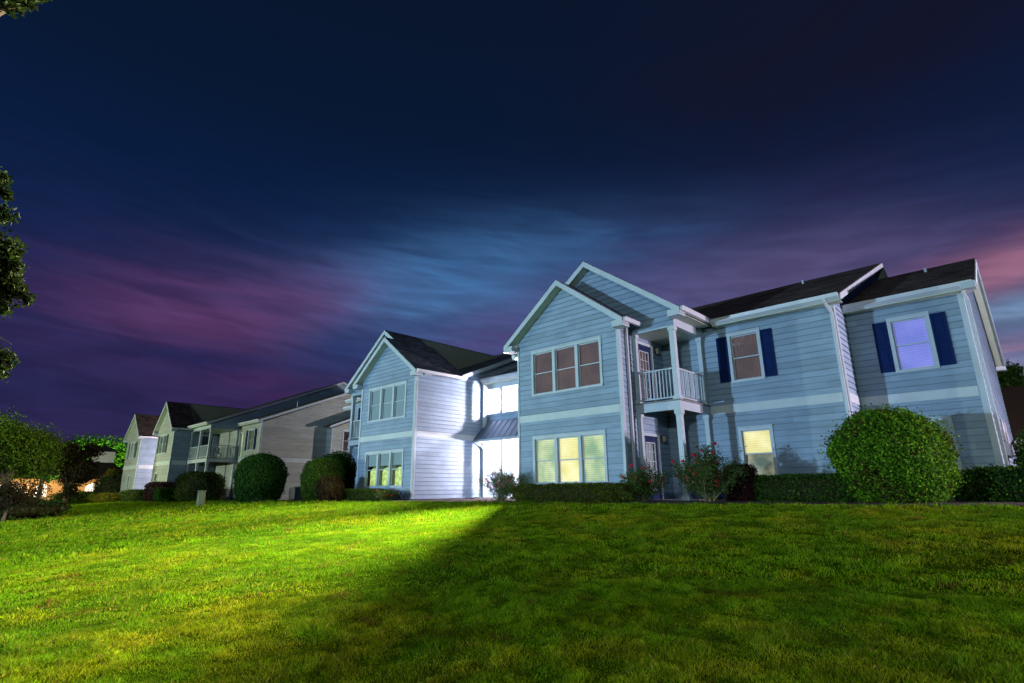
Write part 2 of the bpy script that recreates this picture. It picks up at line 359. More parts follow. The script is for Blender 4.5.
def window(P,parent,a0,a1,z0,z1,n=1,blinds=(B_BRN,),shutters=False,label=None,room=True,shut_mat=None,dark_sash=False,hung=True,reflection_arch=False,half=None):
    """outer casing extents; returns the hole"""
    cw=.10; mb=MB(); D0,D1=-.01,.045
    P.box(mb,a0,a1,z0,z0+cw*.8,D0,D1+.015); P.box(mb,a0,a1,z1-cw,z1,D0,D1); 
    P.box(mb,a0,a0+cw,z0+cw*.8,z1-cw,D0,D1); P.box(mb,a1-cw,a1,z0+cw*.8,z1-cw,D0,D1)
    P.box(mb,a0-.015,a1+.015,z1,z1+.03,D0,D1+.02)
    iw=(a1-a0-2*cw-(n-1)*.13)/n; xs=[]
    for i in range(n):
        x0=a0+cw+i*(iw+.13); xs.append((x0,x0+iw))
        if i<n-1: P.box(mb,x0+iw,x0+iw+.13,z0+cw*.8,z1-cw,-.09,D1-.008)
    zb,zt=z0+cw*.8,z1-cw
    # reveals
    P.box(mb,a0+cw-.03,a0+cw,zb,zt,-.10,-.011); P.box(mb,a1-cw,a1-cw+.03,zb,zt,-.10,-.011); P.box(mb,a0+cw-.03,a1-cw+.03,zt,zt+.03,-.10,-.011); P.box(mb,a0+cw-.03,a1-cw+.03,zb-.03,zb,-.10,-.011)
    w=mb.build('window',TRIM,parent,bevel=.004)
    if label: w['label']=label
    for i,(x0,x1) in enumerate(xs):
        s=MB(); t=.035; zm=(zb+zt)/2
        if hung:
            for (q0,q1,dd) in ((zm-.02,zt,-.03),(zb,zm+.02,-.055)):
                P.box(s,x0,x0+t,q0,q1,dd-.02,dd); P.box(s,x1-t,x1,q0,q1,dd-.02,dd); P.box(s,x0+t,x1-t,q1-t,q1,dd-.02,dd); P.box(s,x0+t,x1-t,q0,q0+t,dd-.02,dd)
        s.build('sash',TRIM,w)
        g=MB(); g.quad(P.p(x0+t,zb+t,-.064),P.p(x1-t,zb+t,-.064),P.p(x1-t,zm,-.064),P.p(x0+t,zm,-.064)); g.quad(P.p(x0+t,zm,-.040),P.p(x1-t,zm,-.040),P.p(x1-t,zt-t,-.040),P.p(x0+t,zt-t,-.040)); g.build('pane',GLASS,w)
        bmat=blinds[i%len(blinds)]; bb=MB(); zlo=zb if half is None else zb+(zt-zb)*half
        ns=9
        for k in range(ns):
            e0,e1=x0+(x1-x0)*k/ns,x0+(x1-x0)*(k+1)/ns
            dd=(-.10,-.108) if k%2 else (-.108,-.10)
            bb.quad(P.p(e0,zlo,dd[0]),P.p(e1,zlo,dd[1]),P.p(e1,zt,dd[1]),P.p(e0,zt,dd[0]))
        bb.build('blind',bmat,w)
        if half is not None or reflection_arch:
            bk=MB(); bk.quad(P.p(x0-.05,zb-.05,-.4),P.p(x1+.05,zb-.05,-.4),P.p(x1+.05,zt,-.4),P.p(x0-.05,zt,-.4)); bk.build('curtain',B_DRK if reflection_arch else B_ROOM,w)  # backing sheet, not a real curtain; painted glow stands in for room light and reflections
        if reflection_arch:  # glowing arched shape stands in for lit trees mirrored in the pane
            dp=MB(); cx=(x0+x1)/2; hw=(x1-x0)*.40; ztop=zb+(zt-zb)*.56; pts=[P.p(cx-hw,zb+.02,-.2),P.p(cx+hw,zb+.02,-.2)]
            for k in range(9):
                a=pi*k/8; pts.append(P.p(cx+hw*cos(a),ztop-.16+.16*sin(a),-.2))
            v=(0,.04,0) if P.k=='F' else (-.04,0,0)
            dp.prism(pts,v); dp.build('reflection_arch',B_LG,w)
    if shutters:
        sw=.37; h0,h1=z0+.06,z1-.07
        for (s0,s1) in ((a0-sw-.01,a0-.01),(a1+.01,a1+sw+.01)):
            s=MB(); P.box(s,s0,s0+.055,h0,h1,.02,.06); P.box(s,s1-.055,s1,h0,h1,.02,.06)
            zm=(h0+h1)/2
            for (q0,q1) in ((h0,h0+.09),(zm-.04,zm+.04),(h1-.07,h1)): P.box(s,s0+.055,s1-.055,q0,q1,.02,.06)
            P.box(s,s0+.055,s1-.055,h0+.09,zm-.04,.02,.038); P.box(s,s0+.055,s1-.055,zm+.04,h1-.07,.02,.038)
            for (q0,q1) in ((h0+.15,zm-.1),(zm+.1,h1-.13)): P.box(s,s0+.10,s1-.10,q0,q1,.038,.052)
            s.build('shutter',shut_mat or NAVY,parent,bevel=.004)
    return (a0+.04,a1-.04,z0+.04,z1-.04)
def door(P,parent,a0,a1,z0,z1,lit=None,lites=True,label=None):
    mb=MB(); cw=.09
    P.box(mb,a0-cw,a0,z0,z1+cw,-.02,.05); P.box(mb,a1,a1+cw,z0,z1+cw,-.02,.05); P.box(mb,a0,a1,z1,z1+cw,-.02,.05)
    c=mb.build('door_frame',TRIM,parent,bevel=.004)
    d=MB(); sw=.15
    P.box(d,a0,a0+sw,z0,z1,-.06,-.015); P.box(d,a1-sw,a1,z0,z1,-.06,-.015); P.box(d,a0+sw,a1-sw,z1-.2,z1,-.06,-.015); P.box(d,a0+sw,a1-sw,z0,z0+(.28 if lites else 1.9),-.06,-.015)
    do=d.build('door',DOORN,parent,bevel=.004)
    if label: do['label']=label
    if lites:
        m=MB(); x0,x1,q0,q1=a0+sw,a1-sw,z0+.28,z1-.2
        P.box(m,x0,x0+.03,q0,q1,-.05,-.008); P.box(m,x1-.03,x1,q0,q1,-.05,-.008); P.box(m,x0,x1,q0,q0+.03,-.051,-.009); P.box(m,x0,x1,q1-.03,q1,-.051,-.009)
        for k in (1,2): x=x0+(x1-x0)*k/3; P.box(m,x-.011,x+.011,q0,q1,-.047,-.012)
        for k in (1,2,3,4): z=q0+(q1-q0)*k/5; P.box(m,x0,x1,z-.011,z+.011,-.048,-.013)
        m.build('muntins',TRIM,do)
        g=MB(); g.quad(P.p(x0,q0,-.03),P.p(x1,q0,-.03),P.p(x1,q1,-.03),P.p(x0,q1,-.03)); g.build('pane',GLASS,do)
        g=MB(); g.quad(P.p(x0,q0,-.09),P.p(x1,q0,-.09),P.p(x1,q1,-.09),P.p(x0,q1,-.09)); g.build('curtain',lit or B_BRN,do)
    h=MB(); P.box(h,a0+.05,a0+.10,z0+.98,z0+1.03,-.02,.04); h.build('handle',BLACK,do)
    return (a0-.04,a1+.04,z0-.02,z1+.04)
def trimbox(P,parent,name,a0,a1,z0,z1,d0,d1,m=None):
    mb=MB(); P.box(mb,a0,a1,z0,z1,d0,d1); return mb.build(name,m or TRIM,parent,bevel=.004)
def slab(parent,name,A,B,C,D,th,mtop,munder=None):
    """roof slab; A,B eave (left,right), C,D ridge (right,left); thickness down"""
    A,B,C,D=[np.array(q,float) for q in (A,B,C,D)]; mb=MB()
    u=np.linalg.norm(B-A); l=np.linalg.norm(D-A)
    mb.quad(A,B,C,D,uv=[(0,0),(u,0),(u,l),(0,l)])
    dn=np.array((0,0,-th))
    i=len(mb.v); mb.quad(A+dn,D+dn,C+dn,B+dn); 
    for p,q in ((A,B),(B,C),(C,D),(D,A)): mb.quad(p,p+dn,q+dn,q)
    o=mb.build(name,[mtop,SOF],parent)
    o.data.polygons[1].material_index=1
    return o
def rake(parent,p,q,outn,w=.20,th=.035,shingle_m=None,name='rake_board'):
    """fascia board along p->q (top outer edge), hanging down w; outn outward dir"""
    p=np.array(p,float);q=np.array(q,float);n=np.array(outn,float); mb=MB(); dn=np.array((0,0,-w))
    mb.prism([p,q,q+dn,p+dn],n*th)
    o=mb.build(name,TRIM,parent)
    return o
def gable_roof_y(parent,cx,half,y0,y1,ze,pitch,sm=SHING,fascia=.22,gutterR=True,gutterL=False,soff_z=None,yR=None,yL=None):
    """ridge along y, gable faces -y"""
    zr=ze+half*pitch; yR=yR or y1; yL=yL or y1
    L_=slab(parent,'roof',(cx-half,yL,ze),(cx-half,y0,ze),(cx,y0,zr),(cx,yL,zr),.05,sm)
    R2=slab(parent,'roof',(cx+half,y0,ze),(cx+half,yR,ze),(cx,yR,zr),(cx,y0,zr),.05,sm)
    for s in (-1,1):
        rake(parent,(cx+s*half,y0+.002,ze-.02),(cx,y0+.002,zr-.02),(0,-1,0),fascia)
        # soffit under the overhang, following the slope
        mb=MB(); t=.02; a=np.array((cx+s*half,y0+.002,ze-.02-fascia*.75)); b=np.array((cx,y0+.002,zr-.02-fascia*.75)); mb.prism([a,b,b+np.array((0,.36,0)),a+np.array((0,.36,0))],(0,0,-t)); mb.build('soffit',SOF,parent)
        # boxed return at the eave
        mb=MB(); e=cx+s*half; x0,x1=(e-.42,e) if s>0 else (e,e+.42); mb.box(x0,x1,y0-.02,y0+.40,ze-.02-fascia-.03,ze-.06); mb.build('eave_return',TRIM,parent,bevel=.005)
    for s,fl,ye in ((1,gutterR,yR),(-1,gutterL,yL)):
        if fl:
            mb=MB(); e=cx+s*half; x0,x1=(e-.01,e+.12) if s>0 else (e-.12,e+.01)
            mb.prism([(x0,y0+.02,ze-.13) if s>0 else (x1,y0+.02,ze-.13),(x0+s*0+ (.09 if s>0 else .04),y0+.02,ze-.13),(x1 if s>0 else x0,y0+.02,ze+.0),(x0 if s>0 else x1,y0+.02,ze+.0)],(0,ye-y0-.05,0)); mb.build('gutter',GUT,parent)
    return zr
def eave_x(parent,x0,x1,ye,ze,wall_y,gut=True):
    """front eave facing -y"""
    mb=MB(); mb.prism([(x0,ye-.005,ze-.20),(x0,ye-.005,ze-.03),(x0,ye-.12,ze-.0),(x0,ye-.10,ze-.11)],(x1-x0,0,0)); mb.build('gutter',GUT,parent)
    mb=MB(); mb.box(x0,x1,ye+.03,wall_y,ze-.22,ze-.20); mb.box(x0,x1,ye,ye+.03,ze-.23,ze-.03); mb.build('soffit',SOF,parent)
def column(parent,x,y,z0,z1,w=.17,base=.12,name='column'):
    mb=MB(); mb.box(x-w/2,x+w/2,y-w/2,y+w/2,z0,z1)
    k=w/2+.035; mb.box(x-k,x+k,y-k,y+k,z0,z0+base); mb.box(x-k,x+k,y-k,y+k,z1-.13,z1-.001); mb.box(x-k+.018,x+k-.018,y-k+.018,y+k-.018,z1-.17,z1-.13)
    return mb.build(name,TRIM,parent,bevel=.006)
def railing(parent,p,q,z0,z1,name='railing'):
    p=np.array(p,float);q=np.array(q,float);d=q-p;Ln=np.linalg.norm(d);n=int(Ln/.115)
    mb=MB(); mb.bar((*p,z1-.02),(*q,z1-.02),.06,.045); mb.bar((*p,z0+.09),(*q,z0+.09),.05,.045)
    for k in range(1,n):
        c=p+d*k/n; mb.box(c[0]-.016,c[0]+.016,c[1]-.016,c[1]+.016,z0+.11,z1-.04)
    return mb.build(name,TRIM,parent)
def sconce(P,parent,a,z,lit=False):
    mb=MB(); P.box(mb,a-.05,a+.05,z-.06,z+.10,.022,.045); P.box(mb,a-.075,a+.075,z+.13,z+.15,.05,.20); P.box(mb,a-.06,a+.06,z-.12,z-.10,.065,.185)
    for da in (-.065,.055):
        for dd in (.06,.18): P.box(mb,a+da,a+da+.01,z-.10,z+.13,dd,dd+.01)
    P.box(mb,a-.01,a+.01,z+.06,z+.08,.045,.12)
    o=mb.build('wall_lantern',BLACK,parent)
    g=MB(); P.box(g,a-.05,a+.05,z-.09,z+.12,.075,.175); g.build('lantern_glass',LAMPG if lit else LAMPO,o); return o
def dome(parent,x,y,z,lit=True):
    mb=MB(); n=16; 
    rings=[(.16,0),(.15,-.04),(.11,-.08),(.05,-.10)]
    for (r_,dz) in rings:
        for j in range(n): mb.v.append((x+r_*cos(2*pi*j/n),y+r_*sin(2*pi*j/n),z+dz))
    for k in range(3):
        for j in range(n): mb.f.append((k*n+j,k*n+(j+1)%n,(k+1)*n+(j+1)%n,(k+1)*n+j)); mb.uv.append(None)
    mb.f.append(tuple(3*n+j for j in range(n))); mb.uv.append(None)
    return mb.build('ceiling_light',LAMPG,parent,smooth=True)
def downspout(parent,pts,w=.07):
    mb=MB()
    for p,q in zip(pts[:-1],pts[1:]): mb.bar(p,q,w,w*.8,up=(0,1,0))
    return mb.build('downspout',GUT,parent,bevel=.006)
def vent(parent,x,y,z,h=.06,r_=.04):
    mb=MB(); mb.tube([(x,y,z-.2),(x,y,z+h)],.05,10); return mb.build('roof_vent',GUT,parent)

# ------------------------------------------------------------------ building one (near)
BT,BB=3.05,2.77   # belt top / bottom
def balcony(root,xs,xp,yf,yb,zt,side,doorP=None,front_cols=True,ceil=True):
    """xs: house-side x, xp: outer corner x, yf front, yb back wall; side=+1 outer to +x"""
    mn,mx=min(xs,xp),max(xs,xp)
    mb=MB(); mb.box(mn,mx,yf,yf+.05,BB,BT); mb.box(*( (xp-.05,xp) if side>0 else (xp,xp+.05)),yf+.05,yb,BB,BT); mb.build('deck_beam',TRIM,root,bevel=.004)
    mb=MB(); mb.box(mn+.05 if side<0 else mn,mx-.05 if side>0 else mx,yf+.05,yb,BB+.2,BT); mb.build('porch_ceiling',CEIL,root)
    mb=MB(); x0,x1=(mn,mx+.04) if side>0 else (mn-.04,mx)
    n=int((yb-yf)/.14)
    for k in range(n): y=yf-.03+k*(yb-yf+.03)/n; mb.box(x0,x1,y,y+(yb-yf)/n-.01,BT+.003,BT+.045)
    mb.build('deck_floor',DECK,root)
    c=xp-side*.10
    column(root,c,yf+.10,0,BB-.001); column(root,c,yf+.10,BT+.046,zt)
    column(root,xs+side*.09,yf+.10,0,BB-.001,.13); column(root,xs+side*.09,yf+.10,BT+.046,zt,.13)
    column(root,c,yb-.10,0,BB-.001,.15); column(root,c,yb-.10,BT+.046,zt,.15)
    railing(root,(xs+side*.17,yf+.10),(c-side*.10,yf+.10),BT+.045,4.14)
    railing(root,(c,yf+.2),(c,yb-.19),BT+.045,4.14)
    mb=MB(); mb.box(mn,mx,yf,yb,zt+.02,zt+.05); mb.build('porch_ceiling',SOF,root)
    mb=MB(); mb.box(mn-.05,mx+.05,yf-.08,yb,-.25,.02); mb.build('patio_slab',CONC,root,bevel=.01)

b1=thing('apartment_building',(-12,18,0),'blue-grey sided two-storey apartment house with navy shutters and white-lit breezeway, nearest in the row','building','apartment houses in the row')
PG=15.24
# right gable front
GL,GR=-14.05,-9.49; F=Pl('F',PG); cx=-11.77; half_=2.70; ze=5.80; pit=.76
hs=[window(F,b1,-13.35,-10.17,3.70,5.42,3,(B_BRN,),label='triple upper window with brown curtains'),
    window(F,b1,-13.35,-10.17,.50,2.22,3,(B_YG,B_YEL,B_YG),label='triple lower window glowing yellow green')]
zr=ze+half_*pit
zt=lambda x:zr-abs(x-cx)*pit-.14
siding(F,b1,[(0,zt(GL)-.001,GL,GL,GR,GR),(zt(GL),zr-.15,GL,cx,GR,cx)],hs)
trimbox(F,b1,'belt_board',GL+.075,GR-.08,BB,BT-.02,.0,.035,BELT)
trimbox(F,b1,'corner_board',GL-.02,GL+.07,0,5.6,0,.04); trimbox(F,b1,'corner_board',GR-.07,GR+.03,0,5.62,0,.04)
gable_roof_y(b1,cx,half_,PG-.36,16.05,ze,pit,yR=16.0,yL=17.8)
# left side of the gable body, facing the breezeway
mb=MB(); mb.box(GL-.02,GL+.02,PG+.02,24,0,5.8); mb.build('wall',SID,b1)
# big gable over the balcony
cb=-11.07; hb=3.61; zb_=5.98; pb=.73; zrb=zb_+hb*pb
FB=Pl('F',16.03); BX=-7.89
ztb=lambda x:zrb-abs(x-cb)*pb-.14
siding(FB,b1,[(5.52,ztb(BX)-.001,-9.6,-9.6,BX,BX),(ztb(BX),zrb-.15,-14.3+(-14.3-cb)*0,cb,BX,cb)])
gable_roof_y(b1,cb,hb,16.03-.36,24.6,zb_,pb,yR=18.0,gutterR=False)
mb=MB(); mb.prism([(cb+hb-.01,15.7,zb_-.15),(cb+hb+.09,15.7,zb_-.13),(cb+hb+.13,15.7,zb_),(cb+hb-.01,15.7,zb_)],(0,2.2,0)); mb.build('gutter',GUT,b1)
mb=MB(); mb.box(BX+.03,cb+hb,16.0,17.85,zb_-.22,zb_-.20); mb.build('soffit',SOF,b1)
balcony(b1,GR,BX,16.03,18.22,5.50,1)
trimbox(Pl('R',BX),b1,'beam_board',16.031,18.2,5.50,5.80,-.15,.02)
trimbox(FB,b1,'beam_board',GR,BX-.16,5.47,5.52,-.1,.03,TRIM)
# side wall of the gable body, with the two balcony doors
RS=Pl('R',GR)
hs=[door(RS,b1,16.40,17.32,.02,2.08,B_TEAL,label='lower navy glazed door'),door(RS,b1,16.40,17.32,3.10,5.26,B_ORG if 0 else B_BRN,label='upper navy glazed door with reddish curtain')]
siding(RS,b1,[(0,5.75,PG,PG,18.22,18.22)],hs)
sconce(RS,b1,17.62,5.16); sconce(RS,b1,17.62,2.02)
downspout(b1,[(GR+.08,15.62,5.7),(GR+.08,15.62,.1)],.09)
trimbox(RS,b1,'corner_board',PG,PG+.10,0,5.6,.0,.035)
# right wing one
PW=18.22; FW=Pl('F',PW); C1=-3.74
hs=[window(FW,b1,-7.04,-5.95,3.75,5.45,1,(B_BRN,),True,label='upper window with brown curtain between navy shutters'),
    window(FW,b1,-7.02,-5.93,.60,2.26,1,(B_YEL,),half=.50,label='lower window glowing yellow above a clear lower sash')]
siding(FW,b1,[(0,5.78,GR,GR,C1,C1)],hs)
trimbox(FW,b1,'belt_board',BX+.02,C1-.12,BB,BT,0,.035,BELT); trimbox(FW,b1,'corner_board',C1-.11,C1+.03,0,5.76,0,.04)
PIT=.413; YR=27.0
def main_roof(root,x0,x1,ye,ze,pit,yr,yback,sm=SHINGB,gr=True,gl=True,mesh_gut=(None,None),eave_rng=None):
    zr=ze+(yr-ye)*pit
    slab(root,'roof',(x0,ye,ze),(x1,ye,ze),(x1,yr,zr),(x0,yr,zr),.06,sm); slab(root,'roof',(x1,yback,ze),(x0,yback,ze),(x0,yr,zr),(x1,yr,zr),.06,sm)
    for x,fl,s in ((x0,gl,-1),(x1,gr,1)):
        if fl:
            for (ya,yb2) in ((ye,yr),(yback,yr)):
                rake(root,(x-s*.002,ya,ze-.02),(x-s*.002,yb2,zr-.02),(s,0,0),.20)
                mb=MB(); a=np.array((x,ya,ze-.17));b=np.array((x,yb2,zr-.17)); mb.prism([a,b,b+np.array((-s*.30,0,0)),a+np.array((-s*.30,0,0))],(0,0,-.015)); mb.build('soffit',SOF,root)
    return zr
zr1=main_roof(b1,-14.4,C1+.30,17.82,5.95,PIT,YR,36.2,gl=True)
eave_x(b1,cb+hb+.1,C1+.28,17.82,5.95,PW)
RR=Pl('R',C1)
yat=lambda z:17.82+(z+.2-5.95)/PIT
siding(RR,b1,[(0,5.75,PW,PW,19.80,19.80),(5.751,zr1-.2,PW,YR,26.9+9.2,YR)])
trimbox(RR,b1,'belt_board',PW+.04,19.70,BB,BT,.0,.035,BELT); trimbox(RR,b1,'corner_board',PW,PW+.10,0,5.7,0,.04); 
downspout(b1,[(C1-.12,17.74,5.86),(C1-.10,17.78,5.72),(C1-.03,18.10,5.45),(C1-.03,18.12,.2)],.08)
# right wing two
P2=19.75; F2=Pl('F',P2); C2=-0.77
hs=[window(F2,b1,-2.68,-1.61,3.66,5.36,1,(B_VIO,),True,label='violet-lit upper window between navy shutters'),
    window(F2,b1,-2.68,-1.61,.58,2.26,1,(B_TEAL,),label='lower window half hidden by the round shrub')]
siding(F2,b1,[(0,5.78,C1,C1,C2,C2)],hs)
trimbox(F2,b1,'belt_board',C1+.03,C2-.12,BB,BT,0,.035,BELT); trimbox(F2,b1,'corner_board',C2-.11,C2+.03,0,5.76,0,.04)
PIT2=.40; YR2=27.2
zr2=main_roof(b1,C1,C2+.35,19.35,5.95,PIT2,YR2,35.05,gl=False)
eave_x(b1,C1+.03,C2+.30,19.35,5.95,P2)
RE=Pl('R',C2); siding(RE,b1,[(0,5.75,P2,P2,33.6+1,34.6),(5.751,zr2-.2,P2,YR2,34.6,YR2)],lap_shade=SID)
trimbox(RE,b1,'corner_board',P2,P2+.11,0,5.7,0,.04)
mb=MB(); mb.box(C2+.02,C2+.36,19.24,19.62,5.72,5.92); mb.build('eave_return',TRIM,b1,bevel=.01)
mb=MB(); mb.box(C2+.02,C2+.36,34.7,35.15,5.72,5.90); mb.build('eave_return',TRIM,b1,bevel=.01)
downspout(b1,[(C2+.02,19.30,5.84),(C2+.10,19.66,5.50),(C2+.10,19.72,.3)],.08)
for (yy,zz) in ((22.6,1.25),(23.2,1.2),(24.6,1.3)):
    mb=MB(); RE.box(mb,yy,yy+.28,zz,zz+.42,.02,.16); mb.tube([(C2+.1,yy+.14,zz+.4),(C2+.1,yy+.14,zz+1.1)],.025); mb.build('electric_meter',mat('meter_grey',(.35,.36,.38),.5) if 'meter_grey' not in MATS else MATS['meter_grey'],b1)
vent(b1,-6.2,YR-1.6,zr1-.55); vent(b1,-1.9,YR2-1.6,zr2-.55)
# breezeway between the two halves
slab(b1,'roof',(-20.3,19.4,5.95),(-14.3,19.4,5.95),(-14.3,YR,9.05),(-20.3,YR,9.05),.06,SHING)
mb=MB(); mb.prism([(-20.5,19.395,5.74),(-20.5,19.395,5.92),(-20.5,19.27,5.96),(-20.5,19.29,5.84)],(6.4,0,0)); mb.build('gutter',GUT,b1)
mb=MB(); mb.box(-20.5,-14.1,19.4,24.2,5.72,5.74); mb.build('soffit',SOF,b1)
FZ=Pl('F',19.78); trimbox(FZ,b1,'beam_board',-20.5,-14.1,5.45,5.72,-.12,.0)
PB=MB()
siding(FZ,b1,[(3.05,4.10,-20.55,-20.55,-14.08,-14.08)],name='parapet'); trimbox(FZ,b1,'parapet_cap',-20.56,-14.08,4.10,4.16,-.14,.04)
mb=MB(); mb.box(-20.55,-14.07,19.80,24.2,2.92,3.05); mb.build('landing_slab',CONC,b1)
slab_=MB()
A=np.array((-20.5,19.75,3.76)); E=np.array((-20.5,18.90,2.80)); dx=np.array((6.35,0,0))
slab_.prism([A,E,E+(0,0,-.04),A+(0,0,-.04)],dx)
nr=16
for k in range(nr+1):
    x=k*6.35/nr; slab_.bar(A+np.array((x,-.0,.015)),E+np.array((x,0,.015)),.03,.045,up=(1,0,0))
aw=slab_.build('awning',METR,b1)
mb=MB(); mb.box(-20.5,-14.15,18.86,18.90,2.68,2.80); mb.build('fascia',TRIM,aw)
mb=MB(); mb.quad((-20.5,18.92,2.74),(-14.15,18.92,2.74),(-14.15,19.75,3.66),(-20.5,19.75,3.66)); mb.build('soffit',SOF,aw)
for x in (-20.42,-17.3,-15.3):
    mb=MB(); pts=[(x,19.70,1.75),(x,19.60,2.15),(x,19.35,2.5),(x,18.98,2.70)]
    for p,q in zip(pts[:-1],pts[1:]): mb.bar(p,q,.06,.06)
    mb.bar((x,19.72,2.72),(x,18.93,2.72),.09,.08); mb.build('bracket',TRIM,aw)
for x in (-19.45,-17.3,-15.3): column(b1,x,19.86,0,2.92,.14); column(b1,x,19.86,4.17,5.45,.12,name='column')
mb=MB(); mb.box(-20.56,-20.40,19.45,19.70,0,5.72); mb.box(-20.56,-20.37,19.42,19.73,5.5,5.72); mb.box(-20.56,-20.37,19.42,19.73,2.55,2.72); mb.build('pilaster',TRIM,b1)
mb=MB(); mb.box(-20.56,-20.45,21.55,22.1,0,5.72); mb.build('door_frame',TRIM,b1)
siding(Pl('F',24.0),b1,[(0,5.7,-20.5,-20.5,-14.1,-14.1)])
mb=MB(); mb.box(-20.5,-14.1,18.9,24,-.2,.03); mb.build('patio_slab',CONC,b1)
dl=dome(b1,-18.47,21,2.90); du=dome(b1,-18.47,21,5.70)
# floodlight and camera-like fixture at the gable corner
mb=MB(); mb.box(GL-.30,GL-.02,PG+.0,PG+.12,5.60,5.68); mb.tube([(GL-.16,PG+.05,5.6),(GL-.16,PG+.05,5.42)],.03); mb.tube([(GL-.12,PG+.12,5.42),(GL-.14,PG-.02,5.38),(GL-.15,PG-.10,5.35)],[.09,.11,.12],10); mb.build('floodlight',GUT,b1)
# left half, mirrored
GR2,GL2=-20.57,-25.20; c2=-22.85
hs=[window(F,b1,-24.50,-21.28,3.70,5.42,3,(B_TEAL,),label='triple upper window with teal blinds'),
    window(F,b1,-24.50,-21.28,.50,2.22,3,(B_TEAL,),reflection_arch=True,half=.62,label='triple lower window with painted lime reflections of lit trees')]
zt2=lambda x:zr-abs(x-c2)*pit-.14
siding(F,b1,[(0,zt2(GL2)-.001,GL2,GL2,GR2,GR2),(zt2(GL2),zr-.15,GL2,c2,GR2,c2)],hs)
trimbox(F,b1,'belt_board',GL2+.11,GR2-.11,BB,BT-.02,0,.035,BELT)
trimbox(F,b1,'corner_board',GL2-.02,GL2+.10,0,5.6,0,.04); trimbox(F,b1,'corner_board',GR2-.10,GR2+.03,0,5.62,0,.04)
gable_roof_y(b1,c2,half_,PG-.36,16.05,ze,pit,yR=18.0,yL=16.0)
WS=Pl('R',GR2); siding(WS,b1,[(0,5.75,PG,PG,24,24),(5.751,zr1-.2,17.9,YR,36,YR)])
trimbox(WS,b1,'corner_board',PG,PG+.10,0,5.6,0,.035)
trimbox(WS,b1,'belt_board',PG+.11,19.4,BB,BT-.02,0,.032,BELT)
downspout(b1,[(GR2+.22,15.1,5.72),(GR2+.12,15.22,5.45),(GR2+.0,15.21,5.2)],.06)
cb2=-24.10; hb2=3.65; zb2=5.95; 
siding(FB,b1,[(5.52,5.84,-27.65,-27.65,-25.0,-25.0),(5.84,zb2+hb2*.74-.15,-27.65,cb2,-20.6,cb2)])
gable_roof_y(b1,cb2,hb2,16.03-.36,24.6,zb2,.74,yR=17.9,gutterR=False)
balcony(b1,GL2,-27.65,16.03,18.22,5.50,-1)
siding(FW,b1,[(0,5.78,-31,-31,GL2,GL2)],[window(FW,b1,-30,-28.9,3.75,5.45,1,(B_TEAL,),True)])
mb=MB(); mb.box(-25.24,-25.2,PG,18.2,0,5.75); mb.build('wall',SID,b1)
main_roof(b1,-31.3,-20.27,17.82,5.95,PIT,YR,36.2,sm=SHING); eave_x(b1,-31.3,-27.8,17.82,5.95,PW)
siding(F2,b1,[(0,5.78,-33.9,-33.9,-31,-31)]); main_roof(b1,-34.2,-31.0,19.35,5.95,PIT2,YR2,35.05,sm=SHING); eave_x(b1,-34.2,-31.3,19.35,5.95,P2)
mb=MB(); mb.box(-33.95,-33.9,P2,34,0,5.8); mb.box(-33.9,-.8,34.4,34.6,0,5.9); mb.build('wall',SID,b1)

# ------------------------------------------------------------------ building two (far left)
b2=thing('apartment_building',(-55,18,-.25),'grey-green twin apartment house farther left, long grey end wall above the clipped shrubs','building','apartment houses in the row')
Z0=-.3
# right gable
ga,gb,yg=-58.4,-53.75,14.5; cg=-56.1; F3=Pl('F',yg)
hs=[window(F3,b2,-57.6,-55.6,3.7,5.4,2,(B_DRK,),True,shut_mat=mat('shutter_green',(.02,.05,.04),.5)),window(F3,b2,-57.6,-56.7,.6,2.1,1,(B_DRK,))]
hg=2.75; pg=.93; zeg=5.75; zrg=zeg+hg*pg
def gfront(P,root,x0,x1,c,half,ze,pitch,hs,m):
    z=lambda x:ze+half*pitch-abs(x-c)*pitch-.14
    siding(P,root,[(Z0,z(x0)-.001,x0,x0,x1,x1),(z(x0),ze+half*pitch-.15,x0,c,x1,c)],hs,m)
gfront(F3,b2,ga,gb,cg,hg,zeg,pg,hs,SID2)
trimbox(F3,b2,'belt_board',ga,gb,BB-.1,BT-.02,0,.035,BELT); trimbox(F3,b2,'corner_board',ga,ga+.1,Z0,5.6,0,.04); trimbox(F3,b2,'corner_board',gb-.12,gb+.03,Z0,5.6,0,.04)
gable_roof_y(b2,cg,hg,yg-.35,24,zeg,pg,sm=SHINGB,yR=16.0)
siding(Pl('R',gb),b2,[(Z0,5.7,yg,yg,18.1,18.1)],[door(Pl('R',gb),b2,16.6,17.6,3.1,5.2,lites=False,label='dark navy balcony door'),door(Pl('R',gb),b2,16.6,17.6,0,2.1,lites=False)],SID)
trimbox(Pl('R',gb),b2,'belt_board',yg+.1,15.75,BB-.1,BT-.02,0,.035,BELT)
balcony(b2,gb,-49,15.8,18.1,5.45,1)
column(b2,-51.4,15.9,0,BB-.001); column(b2,-51.4,15.9,BT+.046,5.45)
trimbox(Pl('F',15.8),b2,'beam_board',gb,-49,5.45,5.85,-.1,.0)
S49=Pl('R',-49); PU=.415
zU=main_roof(b2,gb-3,-48.75,15.45,5.95,PU,27.3,39.2,sm=SHINGB,gl=False); eave_x(b2,gb+.1,-48.8,15.45,5.95,15.8)
siding(S49,b2,[(5.46,5.76,15.8,15.8,27,27),(5.761,zU-.2,15.8,27.3,38.8,27.3)],(),SID)
F4=Pl('F',18.1); xc=-44.6
